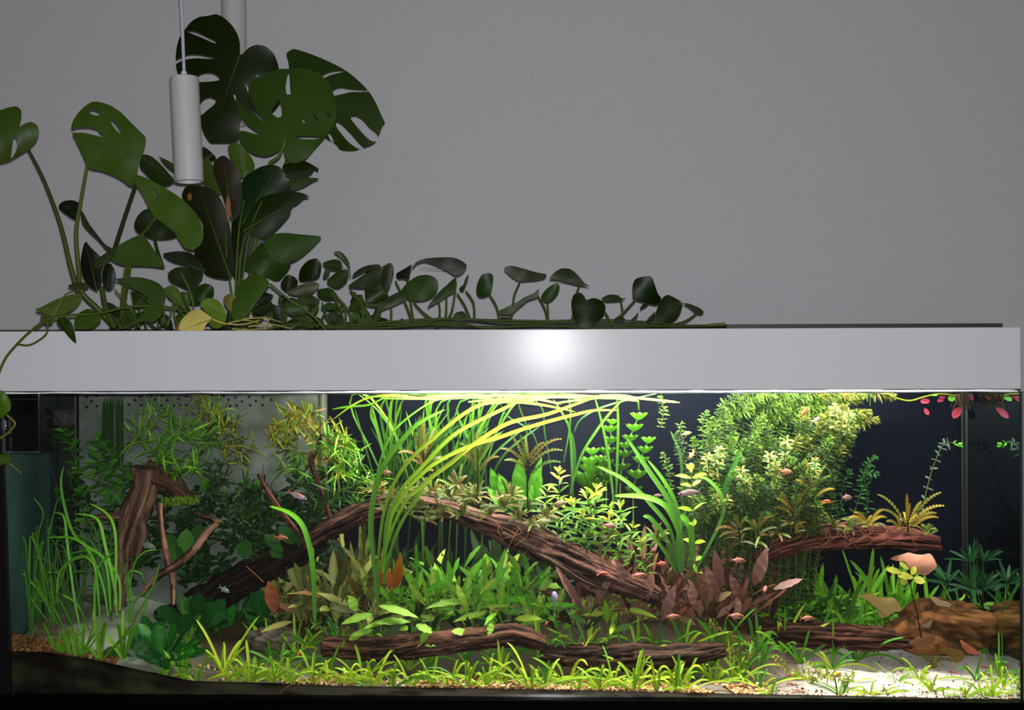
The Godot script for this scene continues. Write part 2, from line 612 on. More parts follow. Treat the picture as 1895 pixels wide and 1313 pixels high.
func make_sand() -> void:
	var n := FastNoiseLite.new()
	n.seed = 9
	n.frequency = 14.0
	n.fractal_octaves = 4
	begin()
	var cols := 240
	var rows := 34
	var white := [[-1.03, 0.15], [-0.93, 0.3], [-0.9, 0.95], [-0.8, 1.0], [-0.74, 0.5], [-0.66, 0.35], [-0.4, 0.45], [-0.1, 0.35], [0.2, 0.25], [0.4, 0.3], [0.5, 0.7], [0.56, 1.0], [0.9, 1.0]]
	for i in cols + 1:
		for j in rows + 1:
			var x := lerpf(-1.02, 0.87, float(i) / cols)
			var z := lerpf(-0.0065, -0.278, float(j) / rows)
			var m := n.get_noise_2d(x, z)
			V.append(Vector3(x, sand_y(x, z) + 0.003 * m, z))
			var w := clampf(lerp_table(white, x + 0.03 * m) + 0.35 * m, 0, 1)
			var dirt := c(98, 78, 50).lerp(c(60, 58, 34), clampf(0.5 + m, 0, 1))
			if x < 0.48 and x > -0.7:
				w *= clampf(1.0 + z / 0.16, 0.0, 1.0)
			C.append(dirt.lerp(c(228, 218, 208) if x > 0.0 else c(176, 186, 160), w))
			if i < cols and j < rows:
				var e := i * (rows + 1) + j
				I.append_array(PackedInt32Array([e, e + 1, e + rows + 1, e + 1, e + rows + 2, e + rows + 1]))
	var sm := M_vertex(0.95, 0.0, 0.2)
	sm.normal_enabled = true
	sm.normal_texture = bump_tex(0.3, 31, 5.0)
	tri(sm, 14.0)
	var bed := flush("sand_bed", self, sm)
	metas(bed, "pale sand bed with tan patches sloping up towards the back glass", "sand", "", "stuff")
	begin()
	for i in cols + 1:
		var x := lerpf(-1.02, 0.87, float(i) / cols)
		var top := sand_y(x, -0.0065) + 0.001
		for j in 9:
			var f := float(j) / 8
			V.append(Vector3(x, lerpf(-0.66, top, f), -0.0055))
			var m := n.get_noise_2d(x * 0.6, f * 0.12 + 7)
			var col := c(40, 37, 31).lerp(c(168, 156, 134), clampf((x + 0.75) / 1.2, 0, 1))
			col = col.lerp(c(70, 84, 48), clampf(m * 1.5, 0, 0.8)).lerp(c(20, 15, 11), clampf(-m * 1.6, 0, 0.8) + (0.75 if j == 8 else 0.0))
			C.append(col)
			if i < cols and j < 8:
				var e := i * 9 + j
				I.append_array(PackedInt32Array([e, e + 1, e + 9, e + 1, e + 10, e + 9]))
	var cut := flush("soil_layer", self, sm)
	metas(cut, "dark mulm and soil band showing through the front glass under the sand", "soil", "", "stuff")
	# gravel: loose grains along the front glass and in the near corner by the filter
	var mm := MultiMesh.new()
	mm.transform_format = MultiMesh.TRANSFORM_3D
	mm.use_colors = true
	begin()
	blob(Vector3.ONE, 6, 5, 0.25, Color.WHITE, 3)
	var grain_m := M_vertex(0.7, 0.0, 0.4)
	mm.mesh = made_mesh(grain_m)
	var spots := []
	var tans := [c(205, 165, 100), c(180, 130, 70), c(225, 195, 140), c(150, 100, 52), c(120, 75, 40), c(235, 215, 170), c(88, 55, 34)]
	var browns := [c(120, 80, 38), c(100, 64, 28), c(140, 98, 50), c(80, 50, 24)]
	for k in 5200:
		var px := rf(340, 1420)
		var z := -0.007 - 0.05 * pow(rf(0, 1), 1.7)
		var p := P(px, 1250, z)
		if n.get_noise_2d(p.x * 0.5, z * 0.5 + 3) < -0.22:
			continue
		spots.append([Vector3(p.x, 0, z), rf(0.0016, 0.0036), pick(tans)])
	for k in 1300:
		var u := rf(0, 1)
		var px := 18 + 200 * u * u
		var z := -0.007 - (0.075 - 0.05 * u) * rf(0, 1)
		if px > 125 and rng.randf() < 0.55:
			continue
		var p := P(px, 1200, z)
		spots.append([Vector3(p.x, 0, z), rf(0.002, 0.0042), pick(browns)])
	for k in 900:
		var px := rf(1380, 1885)
		var z := -0.007 - 0.2 * pow(rf(0, 1), 1.5)
		if z < -0.03 and rng.randf() < 0.75:
			continue
		var p := P(px, 1250, z)
		spots.append([Vector3(p.x, 0, z), rf(0.001, 0.0022), pick([c(120, 80, 48), c(70, 48, 34), c(190, 150, 100), c(90, 70, 55)])])
	mm.instance_count = spots.size()
	for k in spots.size():
		var s: Array = spots[k]
		var at: Vector3 = s[0]
		at.y = sand_y(at.x, at.z) + s[1] * 0.5
		mm.set_instance_transform(k, Transform3D(Basis(Vector3(rf(-1, 1), rf(-1, 1), rf(-1, 1)).normalized(), rf(0, TAU)).scaled(Vector3(s[1], s[1] * 0.75, s[1] * 1.2)), at))
		mm.set_instance_color(k, tone(s[2], 0.2))
	var g := MultiMeshInstance3D.new()
	g.name = "gravel"
	g.multimesh = mm
	add_child(g)
	metas(g, "tan and brown gravel grains strewn along the front glass", "gravel", "", "stuff")

# a lumpy closed body round the origin, size = half sizes
func blob(size: Vector3, around: int, up: int, rough: float, col: Color, seed_: int, dark := Color(-1, 0, 0)) -> void:
	var n := FastNoiseLite.new()
	n.seed = seed_
	n.frequency = 0.9
	var base := V.size()
	for r in up + 1:
		for q in around:
			var el := lerpf(-PI / 2, PI / 2, float(r) / up)
			var az := TAU * q / around
			var d := Vector3(cos(el) * cos(az), sin(el), cos(el) * sin(az))
			var m := n.get_noise_3dv(d * 1.6)
			var k := 1.0 + rough * m * 2.0
			V.append(d * k * size)
			var g := n.get_noise_3dv(d * 9.0 + Vector3(5, 1, 2))
			C.append(col if dark.r < 0 else col.lerp(dark, clampf(0.5 - m * 1.2 - g * 1.6, 0, 1)))
	for r in up:
		for q in around:
			var a := base + r * around + q
			var b := base + r * around + (q + 1) % around
			I.append_array(PackedInt32Array([a, b, b + around, a, b + around, a + around]))

# ------------------------------------------------------------------ driftwood and stones
func timber(called: String, label: String, at: Array, radii: Array, dark: Color, pale: Color, seed_: int, flat := 1.0, parent: Node = null, sides := 56, grain := 1.0) -> Node3D:
	var pts := path3(at)
	var o: Node3D = parent
	if o == null:
		o = thing(called, label, "driftwood", pts[0])
	var n := maxi(10, at.size() / 3 * 16)
	var p := catmull(pts, n)
	var base := V.size()
	begin()
	base = 0
	var u := Vector3.UP
	var length := 0.0
	for k in n + 1:
		var t := (p[mini(k + 1, n)] - p[maxi(k - 1, 0)]).normalized()
		if k > 0:
			length += p[k].distance_to(p[k - 1])
		u = (u - t * u.dot(t)).normalized()
		var s := t.cross(u)
		var f := float(k) / n * (radii.size() - 1)
		var r: float = lerpf(radii[int(f)], radii[mini(int(f) + 1, radii.size() - 1)], f - int(f)) / 1000.0
		for j in sides:
			var a := TAU * j / sides
			var skew := a + length * 1.2 + 0.2 * wood_noise.get_noise_2d(length * 9.0, seed_)
			var ridge := wood_noise.get_noise_3d(cos(skew) * 3.0 + seed_ * 7, sin(skew) * 3.0, length * 2.5)
			var lump := wood_noise.get_noise_3d(cos(a) * 0.8 + seed_, sin(a) * 0.8, length * 14.0)
			var crack := wood_noise.get_noise_3d(cos(skew) * 5.0 + seed_ * 3, sin(skew) * 5.0, length * 4.5)
			var rr := r * (1 + 0.34 * lump + grain * (0.16 * ridge - 0.2 * maxf(0.0, -crack)))
			V.append(p[k] + (u * cos(a) * flat + s * sin(a)) * rr)
			var m := clampf(0.5 + grain * (ridge * 1.0 + crack * 1.7) + (1.0 - grain) * 0.2, 0, 1)
			C.append((dark * 0.6).lerp(pale, m * m))
	for k in n:
		for j in sides:
			var a := k * sides + j
			var b := k * sides + (j + 1) % sides
			I.append_array(PackedInt32Array([a, a + sides, b, b, a + sides, b + sides]))
	for e in [0, n]:
		V.append(p[e] + (p[e] - p[1 if e == 0 else n - 1]) * 0.35)
		C.append(dark)
		for j in sides:
			var a: int = e * sides + j
			var b: int = e * sides + (j + 1) % sides
			I.append_array(PackedInt32Array([V.size() - 1, a, b] if e == 0 else [V.size() - 1, b, a]))
	flush("trunk" if parent == null else "branch", o, M.wood, true, true)
	return o

func roots_on(parent: Node3D, a: Array, z: float, count: int) -> void:   # thin tan roots of the epiphytes wrapped over a log
	for k in count:
		var x: float = rf(a[0], a[2])
		var y: float = lerpf(a[1], a[3], (x - a[0]) / (a[2] - a[0]))
		begin()
		tube(catmull(path2([x, y, x + rf(-12, 12), y + rf(8, 18), x + rf(-40, 40), y + rf(22, 44)], z, z + 0.012), 7), R(0.0011, 0.0005), 5, c(150, 96, 62), c(120, 76, 50))
		flush("root", parent, M.stem, true, true)

func make_wood_and_stone() -> void:
	var reddish := c(112, 78, 66)
	var deep := c(26, 16, 14)
	var arch := timber("arching_log", "long grooved brown driftwood log arching from the val roots down to the brown crypts",
		[560, 1005, -0.13, 640, 962, -0.135, 720, 932, -0.14, 800, 935, -0.14, 880, 960, -0.135, 960, 990, -0.125, 1050, 1030, -0.11, 1130, 1068, -0.10, 1220, 1105, -0.085],
		[14, 23, 25, 24, 23, 27, 35, 35, 29, 18], deep, reddish, 1, 0.85)
	timber("", "", [930, 985, -0.10, 1000, 1022, -0.09, 1070, 1066, -0.08, 1125, 1092, -0.075], [6, 13, 12, 6], c(44, 32, 28), c(120, 96, 76), 4, 0.6, arch)
	roots_on(arch, [880, 950, 1160, 1040], -0.095, 14)
	var shelf := timber("overhanging_log", "reddish split driftwood log jutting out in front of the navy back glass",
		[1395, 1035, -0.15, 1460, 1008, -0.15, 1540, 994, -0.15, 1620, 992, -0.15, 1690, 998, -0.15, 1738, 1004, -0.15], [14, 24, 29, 25, 22, 12], c(32, 16, 14), c(124, 72, 60), 2, 0.85)
	timber("", "", [1560, 1008, -0.128, 1640, 1006, -0.128, 1742, 1014, -0.13], [4, 10, 8, 7], c(30, 15, 14), c(110, 60, 50), 6, 0.7, shelf)
	roots_on(shelf, [1470, 978, 1700, 972], -0.128, 16)
	timber("sunken_log", "dark sunken log lying in front of the bright green crypts", [600, 1195, -0.085, 700, 1200, -0.072, 790, 1192, -0.066, 880, 1182, -0.066, 950, 1174, -0.066, 1010, 1190, -0.066], [20, 26, 24, 22, 24, 12], c(36, 24, 20), c(116, 80, 62), 3, 0.9)
	timber("sunken_log", "dark flat log lying in front of the brown crypts", [1000, 1205, -0.085, 1090, 1215, -0.078, 1180, 1215, -0.072, 1270, 1210, -0.072, 1340, 1200, -0.075], [18, 30, 32, 28, 16], c(26, 19, 15), c(84, 62, 48), 5, 0.8)
	timber("sunken_log", "low dark brown log lying behind the sand beside the big stone", [1385, 1180, -0.15, 1450, 1172, -0.14, 1540, 1176, -0.13, 1620, 1180, -0.12, 1690, 1186, -0.12], [18, 27, 26, 24, 14], c(34, 20, 15), c(104, 66, 50), 7, 0.9)
	timber("leaning_log", "thick shadowed dark log leaning up from behind the dark rosettes", [300, 1150, -0.2, 380, 1110, -0.19, 470, 1060, -0.18, 560, 1010, -0.17, 600, 990, -0.17], [26, 32, 32, 30, 24], c(20, 14, 11), c(50, 36, 28), 8)
	var stump := timber("driftwood_stump", "pale brown twisted driftwood stump standing in front of the perforated panel",
		[218, 1130, -0.16, 226, 1060, -0.16, 232, 1005, -0.158, 250, 950, -0.155, 270, 902, -0.15, 276, 866, -0.15], [12, 17, 20, 30, 25, 36], c(60, 42, 32), c(158, 122, 98), 9, 1.0, null, 40, 0.4)
	timber("", "", [270, 872, -0.155, 300, 884, -0.155, 330, 905, -0.165, 352, 925, -0.17], [26, 24, 17, 8], c(40, 26, 20), c(120, 86, 64), 10, 1.0, stump, 32, 0.4)
	timber("", "", [166, 962, -0.15, 190, 955, -0.15, 215, 956, -0.15, 246, 946, -0.155], [3, 6, 9, 18], c(60, 42, 34), c(150, 118, 96), 11, 1.0, stump)
	timber("", "", [250, 955, -0.15, 262, 990, -0.145, 252, 1030, -0.145], [18, 12, 4], c(50, 36, 28), c(136, 104, 84), 19, 1.0, stump, 24, 0.5)
	timber("", "", [296, 930, -0.13, 300, 985, -0.125, 312, 1040, -0.12, 319, 1075, -0.12, 320, 1118, -0.12], [5, 6, 7, 5, 4], c(70, 44, 32), c(180, 130, 104), 12, 1.0, stump, 12)
	var crook := timber("curved_branch", "thin pale curved driftwood branch reaching up beside the stump", [262, 1098, -0.13, 295, 1062, -0.12, 325, 1046, -0.115, 360, 1015, -0.11, 382, 985, -0.11, 402, 966, -0.11], [3, 7, 8, 9, 8, 6], c(70, 46, 34), c(190, 142, 116), 13, 1.0, null, 14)
	timber("", "", [400, 966, -0.11, 392, 958, -0.112, 376, 955, -0.12, 355, 946, -0.13], [5, 5, 5, 3], c(60, 40, 28), c(150, 112, 84), 14, 1.0, crook, 10)
	timber("", "", [401, 966, -0.11, 412, 966, -0.108], [4, 2], c(60, 60, 30), c(140, 120, 70), 15, 1.0, crook, 8)
	timber("slanting_twig", "thin straight brown twig slanting behind the long bright blade", [478, 876, -0.12, 500, 915, -0.12, 530, 958, -0.12, 556, 990, -0.125], [3.5, 5, 5, 4.5], c(56, 32, 26), c(150, 92, 76), 16, 1.0, null, 10)
	timber("slanting_twig", "dark brown twig standing upright in the yellowish needle fern", [596, 803, -0.13, 582, 840, -0.13, 576, 855, -0.13, 592, 900, -0.13, 606, 945, -0.13, 618, 975, -0.13], [3, 4.5, 6, 4.5, 5, 4], c(50, 30, 26), c(120, 74, 62), 17, 1.0, null, 10)
	# stones
	stone("big_stone", "large brown stone under the fallen leaves beside the sand", [1745, 1162, -0.15], Vector3(0.102, 0.052, 0.06), c(126, 82, 46), c(58, 40, 20), 3)
	stone("flat_stone", "flat grey stone half hidden beside the dark rosettes", [505, 1180, -0.12], Vector3(0.05, 0.022, 0.035), c(120, 112, 96), c(78, 70, 58), 8)
	stone("flat_stone", "rounded algae covered stone behind the long grass near the filter", [170, 1130, -0.22], Vector3(0.09, 0.03, 0.03), c(70, 88, 54), c(40, 52, 34), 12)

func stone(called: String, label: String, at: Array, size: Vector3, pale: Color, dark: Color, seed_: int) -> void:
	var o := thing(called, label, "stone", P(at[0], at[1], at[2]))
	begin()
	blob(size, 44, 26, 0.2, pale, seed_, dark)
	flush("body", o, M.stone)

# ------------------------------------------------------------------ pendants
func make_pendants() -> void:
	pendant("slim white cylinder pendant lamp hanging on a white cord before the monstera", 341, 143, 350, 336, 26.5, 0.015, [341, 143, 339, 90, 337, 40, 334, -12])
	pendant("white cylinder pendant lamp half hidden behind the highest monstera leaf", 432, -60, 434, 230, 23.0, -0.25, [432, -60, 432, -90])

func pendant(label: String, x0: float, y0: float, x1: float, y1: float, half: float, z: float, cord: Array) -> void:
	var a := P(x0, y0, z)
	var b := P(x1, y1, z)
	var o := thing("pendant_lamp", label, "lamp", b, "white cylinder pendants")
	var r := half / 1000.0 * (2.1 - z) / 2.1
	var white := M_plain(c(184, 182, 180), 0.5)
	var ax := (b - a)
	begin()
	var rows := [[0.0, 0.0], [0.0, 0.93], [0.006, 0.985], [0.015, 1.0], [0.55, 1.0], [0.955, 1.0], [0.956, 0.985], [0.962, 0.985], [0.963, 1.0], [0.996, 1.0], [1.0, 0.97], [1.0, 0.9], [0.95, 0.87], [0.86, 0.85], [0.85, 0.0]]
	lathe(a, ax, rows, r, 40)
	flush("shade", o, white, true, true)
	begin()
	lathe(a, ax, [[0.93, 0.0], [0.93, 0.6], [0.92, 0.72], [0.9, 0.72], [0.9, 0.0]], r, 24)
	flush("lens", o, M_plain(c(22, 22, 24), 0.08), true, true)
	var p := path2(cord, z, z)
	begin()
	tube(PackedVector3Array([a + ax.normalized() * 0.002, a - ax.normalized() * 0.010, a - ax.normalized() * 0.011]), PackedFloat32Array([0.0055, 0.0055, 0.003]), 14, c(215, 215, 218), c(215, 215, 218))
	flush("cord_grip", o, M_plain(c(205, 205, 208), 0.5), true, true)
	var cc := catmull(p, 16)
	cc.append(cc[-1] + Vector3(-0.003, 0.35, 0))
	begin()
	tube(cc, R(0.0031, 0.0031), 10, c(190, 190, 198), c(190, 190, 198))
	flush("cord", o, M_plain(c(178, 178, 190), 0.5), true, true)

func lathe(a: Vector3, ax: Vector3, rows: Array, r: float, sides: int) -> void:
	var t := ax.normalized()
	var u := (Vector3(0, 0, 1) - t * t.z).normalized()
	var s := t.cross(u)
	var base := V.size()
	for row in rows:
		for j in sides:
			var g := TAU * j / sides
			V.append(a + ax * float(row[0]) + (u * cos(g) + s * sin(g)) * r * float(row[1]))
			C.append(Color.WHITE)
	for k in rows.size() - 1:
		for j in sides:
			var e := base + k * sides + j
			var f := base + k * sides + (j + 1) % sides
			I.append_array(PackedInt32Array([e, e + sides, f, f, e + sides, f + sides]))

# ------------------------------------------------------------------ house plants
# A leaf cut along an outline. The outline is given in the pixels of an enlargement e = [left, top, scale] of the photograph;
# the blade lies in depth on a bowed sheet: z at its middle, tilt along the axis a -> b, cup across it.
func cut_leaf(parent: Node, e: Array, pts: Array, holes: Array, z: float, tilt: float, cup: float, axis: Array, col: Color, rib := true) -> MeshInstance3D:
	var poly := flat_points(e, pts)
	var a := Vector2(e[0] + axis[0] / e[2], e[1] + axis[1] / e[2])
	var b := Vector2(e[0] + axis[2] / e[2], e[1] + axis[3] / e[2])
	var cuts := []
	for h in holes:
		cuts.append(flat_points(e, h))
	var lo := poly[0]
	var hi := poly[0]
	for q in poly:
		lo = lo.min(q)
		hi = hi.max(q)
	var cell := maxf(9.0, maxf(hi.x - lo.x, hi.y - lo.y) / 16.0)
	var dir := (b - a).normalized()
	var len_ := a.distance_to(b)
	var verts := PackedVector3Array()
	var cols := PackedColorArray()
	var norms := PackedVector3Array()
	var idx := PackedInt32Array()
	var half := maxf(hi.x - lo.x, hi.y - lo.y) / 2
	var where := func(q: Vector2) -> Vector3:
		var u := (q - a).dot(dir) / len_
		var v := (q - a).cross(dir) / half
		var ripple := 0.003 * sin(u * 9.0) * absf(v)
		return P(q.x, q.y, z + tilt * u - cup * v * v + ripple * half / 60.0 - 0.35 * absf(tilt) * u * u)
	var gx := int((hi.x - lo.x) / cell) + 1
	var gy := int((hi.y - lo.y) / cell) + 1
	for i in gx:
		for j in gy:
			var p := lo + Vector2(i, j) * cell
			var square := PackedVector2Array([p, p + Vector2(cell, 0), p + Vector2(cell, cell), p + Vector2(0, cell)])
			var got := Geometry2D.intersect_polygons(poly, square)
			for h in cuts:
				var next: Array[PackedVector2Array] = []
				for g in got:
					for r in Geometry2D.clip_polygons(g, h):
						if not Geometry2D.is_polygon_clockwise(r):
							next.append(r)
				got = next
			for g in got:
				var t := Geometry2D.triangulate_polygon(g)
				var base := verts.size()
				for q in g:
					var w: Vector3 = where.call(q)
					var wx: Vector3 = where.call(q + Vector2(0.7, 0))
					var wy: Vector3 = where.call(q + Vector2(0, 0.7))
					verts.append(w)
					norms.append((wy - w).cross(wx - w).normalized())
					var v := absf((q - a).cross(dir)) / half
					var vein := 1.0 + 0.05 * sin((q - a).dot(dir) / len_ * 26.0 - v * 9.0)
					cols.append(Color(col.r * vein, col.g * vein, col.b * vein))
				for k in range(0, t.size(), 3):
					var x := verts[base + t[k]]
					var y := verts[base + t[k + 1]]
					var w := verts[base + t[k + 2]]
					var f := (w - x).cross(y - x)
					if f.dot(norms[base + t[k]]) >= 0:
						idx.append_array(PackedInt32Array([base + t[k], base + t[k + 1], base + t[k + 2]]))
					else:
						idx.append_array(PackedInt32Array([base + t[k], base + t[k + 2], base + t[k + 1]]))
	var off: Vector3 = (parent as Node3D).position
	for k in verts.size():
		verts[k] -= off
	var arr := []
	arr.resize(Mesh.ARRAY_MAX)
	arr[Mesh.ARRAY_VERTEX] = verts
	arr[Mesh.ARRAY_NORMAL] = norms
	arr[Mesh.ARRAY_COLOR] = cols
	arr[Mesh.ARRAY_INDEX] = idx
	var m := ArrayMesh.new()
	m.add_surface_from_arrays(Mesh.PRIMITIVE_TRIANGLES, arr)
	m.surface_set_material(0, M.leaf)
	var o := put("leaf", m, parent)
	if rib:
		begin()
		var line := PackedVector3Array()
		for k in 9:
			var w: Vector3 = where.call(a.lerp(b, k / 8.0 * 0.86))
			line.append(w + Vector3(0, 0, 0.0012))
		var w := clampf(len_ * 0.014, 0.5, 2.2) / 1000.0
		tube(line, R(w, w * 0.3), 5, c(62, 92, 34), c(50, 82, 30))
		flush("midrib", o, M.leaf, true, true)
	return o

func flat_points(e: Array, pts: Array) -> PackedVector2Array:
	var p := PackedVector2Array()
	for k in range(0, pts.size(), 2):
		p.append(Vector2(e[0] + pts[k] / e[2], e[1] + pts[k + 1] / e[2]))
	# rounded once by corner cutting, so that traced corners do not show
	var r := PackedVector2Array()
	for pass_ in 2:
		r = PackedVector2Array()
		for k in p.size():
			var a := p[k]
			var b := p[(k + 1) % p.size()]
			r.append(a.lerp(b, 0.2))
			r.append(a.lerp(b, 0.8))
		p = r
	if Geometry2D.is_polygon_clockwise(r):
		r.reverse()
	return r

func stalk(parent: Node, pts: Array, z0: float, z1: float, w0: float, w1: float, c0: Color, c1: Color, called := "petiole") -> void:
	begin()
	tube(catmull(path2(pts, z0, z1), pts.size() * 3), R(w0 / 2000.0, w1 / 2000.0), 8, c0, c1)
	flush(called, parent, M.leaf, true, true)

func make_house_plants() -> void:
	var dark := c(33, 53, 12)
	var deep := c(24, 37, 10)
	var mid := c(55, 80, 24)
	var light := c(77, 100, 36)
	var stem := c(73, 88, 31)
	var e1 := [0.0, 0.0, 3.127]
	var e2 := [300.0, 0.0, 3.126]
	var e3 := [0.0, 340.0, 3.283]
	var e4 := [300.0, 260.0, 3.455]
	var e5 := [680.0, 440.0, 4.987]
	var e6 := [1000.0, 460.0, 4.7375]
	var m := thing("monstera", "tall monstera with large split and holed leaves growing out of the white hood", "house plant", P(430, 606, -0.16))
	cut_leaf(m, e2, [450, 315, 452, 255, 438, 200, 412, 155, 385, 125, 350, 96, 310, 80, 265, 92, 215, 96, 170, 122, 140, 158, 100, 215, 84, 270, 77, 340, 84, 410, 110, 452, 160, 470, 205, 490, 213, 560, 222, 620, 225, 690, 230, 745, 252, 792, 280, 828, 330, 826, 400, 826, 436, 818, 448, 765, 452, 700, 500, 670, 560, 690, 610, 670, 650, 640, 690, 590, 697, 520, 684, 430, 668, 360, 645, 305, 600, 266, 545, 257, 500, 275, 462, 315],
		[[135, 180, 185, 180, 245, 205, 305, 235, 324, 250, 300, 250, 225, 215, 165, 192], [70, 352, 110, 333, 160, 314, 220, 316, 290, 330, 314, 342, 260, 340, 200, 336, 140, 342, 100, 358, 70, 376], [190, 452, 215, 433, 250, 419, 300, 423, 330, 445, 333, 462, 300, 470, 240, 474, 200, 474], [222, 668, 218, 600, 245, 570, 280, 560, 314, 575, 305, 602, 270, 630, 238, 658], [411, 546, 424, 546, 440, 580, 424, 588], [533, 418, 566, 434, 573, 444, 545, 442], [476, 474, 502, 496, 534, 560, 566, 640, 572, 690, 552, 650, 518, 580, 486, 508], [603, 468, 632, 488, 652, 540, 653, 585, 634, 560, 613, 512]],
		-0.16, 0.0, 0.035, [450, 318, 340, 640], deep)
	cut_leaf(m, e2, [715, 310, 740, 290, 765, 281, 850, 308, 950, 348, 1050, 398, 1120, 450, 1200, 530, 1240, 600, 1270, 670, 1292, 712, 1277, 722, 1255, 780, 1240, 822, 1180, 852, 1100, 872, 1030, 866, 1003, 828, 945, 800, 900, 720, 800, 640, 745, 560, 738, 450, 733, 360],
		[[920, 442, 960, 418, 1020, 407, 1068, 411, 1020, 422, 970, 434, 935, 452], [975, 542, 1000, 512, 1040, 504, 1080, 514, 1197, 521, 1192, 531, 1090, 531, 1030, 547, 990, 554], [1083, 676, 1120, 667, 1160, 690, 1200, 738, 1252, 778, 1247, 817, 1210, 817, 1168, 780, 1118, 722], [1006, 700, 1040, 718, 1092, 770, 1142, 830, 1174, 856, 1130, 860, 1078, 822, 1028, 762, 1006, 732], [956, 770, 972, 766, 1000, 824, 974, 812]],
		-0.2, 0.02, 0.03, [800, 520, 1285, 712], c(40, 59, 14))
	cut_leaf(m, e2, [705, 830, 670, 880, 600, 906, 530, 893, 468, 848, 436, 790, 450, 752, 520, 768, 572, 786, 560, 768, 510, 735, 458, 690, 438, 640, 424, 590, 428, 566, 500, 640, 580, 698, 628, 742, 592, 700, 546, 640, 518, 590, 498, 535, 500, 488, 530, 458, 590, 438, 640, 408, 690, 396, 748, 399, 785, 390, 850, 398, 920, 430, 970, 490, 1002, 570, 1012, 640, 1000, 705, 962, 772, 936, 802, 880, 862, 830, 922, 770, 948, 720, 932, 702, 880],
		[[628, 642, 660, 600, 672, 556, 692, 620, 694, 672, 670, 682, 642, 664], [713, 502, 724, 430, 743, 414, 752, 500, 747, 544, 720, 548], [763, 788, 840, 784, 915, 789, 930, 798, 880, 806, 800, 804], [812, 678, 826, 690, 826, 714, 814, 708], [866, 648, 890, 668, 910, 706, 888, 700], [943, 640, 965, 648, 988, 676, 962, 682]],
		-0.09, -0.03, 0.03, [705, 830, 845, 520], c(51, 75, 26))
	stalk(m, [500, 300, 515, 290, 524, 272, 528, 258], -0.1, -0.088, 7, 5, light, light)
	stalk(m, [455, 600, 462, 520, 480, 400, 500, 300], -0.15, -0.1, 11, 7, stem, stem)
	stalk(m, [447, 600, 440, 470, 436, 300, 441, 150, 444, 105], -0.2, -0.205, 11, 6, stem, light)
	stalk(m, [470, 600, 500, 420, 540, 260, 556, 170], -0.18, -0.2, 10, 6, stem, light)
	# the monstera's lower, younger leaves
	var y := thing("monstera", "young monstera with few-holed leaves on long thin petioles beside the pendant lamp", "house plant", P(215, 606, -0.12))
	cut_leaf(y, e1, [408, 752, 420, 700, 450, 654, 490, 613, 535, 586, 590, 591, 650, 614, 700, 649, 750, 700, 800, 750, 842, 790, 846, 812, 832, 875, 815, 910, 800, 965, 790, 1040, 770, 1082, 745, 1072, 700, 1036, 640, 1005, 580, 985, 530, 978, 505, 966, 480, 900, 440, 818],
		[[506, 640, 540, 630, 592, 655, 560, 671, 528, 660], [627, 684, 660, 698, 702, 760, 706, 782, 668, 750], [400, 752, 450, 734, 520, 734, 566, 746, 577, 765, 602, 780, 590, 792, 555, 783, 480, 766, 400, 768]],
		-0.05, 0.02, 0.02, [800, 905, 470, 800], c(59, 82, 22))
	stalk(y, [161, 308, 150, 370, 141, 430, 146, 500, 152, 540, 180, 570, 215, 606], -0.05, -0.12, 6, 12, light, stem)
	cut_leaf(y, e1, [-120, 700, -60, 640, 0, 638, 50, 620, 100, 613, 126, 640, 121, 700, 108, 738, 140, 715, 185, 702, 220, 728, 229, 770, 210, 822, 165, 867, 110, 897, 60, 930, -20, 950, -110, 900],
		[[79, 782, 100, 808, 101, 850, 85, 892, 60, 922, 70, 850]], -0.06, 0.02, 0.02, [115, 740, -90, 800], c(59, 80, 27))
	stalk(y, [53, 277, 82, 335, 112, 416, 130, 490, 145, 540], -0.07, -0.1, 5, 11, c(57, 59, 29), stem)
	cut_leaf(y, e1, [820, 890, 870, 898, 920, 938, 970, 993, 1018, 1050, 965, 1078, 900, 1062, 840, 1002, 804, 962], [], -0.09, 0.0, 0.015, [815, 905, 1000, 1055], c(37, 49, 17))
	cut_leaf(y, e1, [918, 903, 960, 922, 1003, 945, 1040, 980, 1040, 1012, 1000, 992, 950, 950], [], -0.1, 0.0, 0.01, [918, 903, 1040, 1000], c(48, 51, 32))
	cut_leaf(y, e3, [790, -60, 830, 10, 870, 70, 900, 135, 942, 212, 1000, 242, 1052, 282, 1084, 335, 1120, 391, 1175, 406, 1222, 370, 1240, 310, 1220, 228, 1172, 158, 1100, 86, 1020, 34, 940, -10, 860, -50],
		[[908, 0, 946, 48, 972, 97, 934, 60]], -0.03, 0.0, 0.02, [945, 205, 1200, 390], c(64, 88, 26))
	stalk(y, [287, 404, 275, 420, 262, 436, 235, 490, 222, 606], -0.035, -0.12, 5, 8, light, stem)
	cut_leaf(y, e3, [668, 458, 690, 388, 800, 328, 862, 303, 902, 348, 962, 440, 1012, 512, 940, 502, 850, 496, 770, 499, 718, 486], [], -0.06, 0.0, 0.02, [1000, 500, 690, 400], mid)
	cut_leaf(y, e3, [812, 250, 830, 200, 870, 158, 922, 146, 952, 210, 1002, 250, 1062, 300, 1078, 322, 1000, 337, 920, 332, 868, 310, 828, 290], [], -0.08, 0.0, 0.015, [940, 330, 840, 180], c(31, 41, 15))
	stalk(y, [286, 440, 292, 465, 302, 495], -0.08, -0.1, 5, 7, dark, dark)
	cut_leaf(y, e3, [350, 138, 380, 104, 440, 97, 482, 114, 482, 172, 472, 228, 428, 202, 378, 166], [], -0.11, 0.0, 0.01, [478, 200, 370, 130], c(24, 29, 15))
	cut_leaf(y, e3, [488, 150, 510, 180, 540, 240, 585, 300, 640, 370, 690, 395, 660, 420, 600, 345, 540, 290, 496, 240], [], -0.105, 0.0, 0.005, [500, 170, 680, 410], c(48, 53, 32), false)
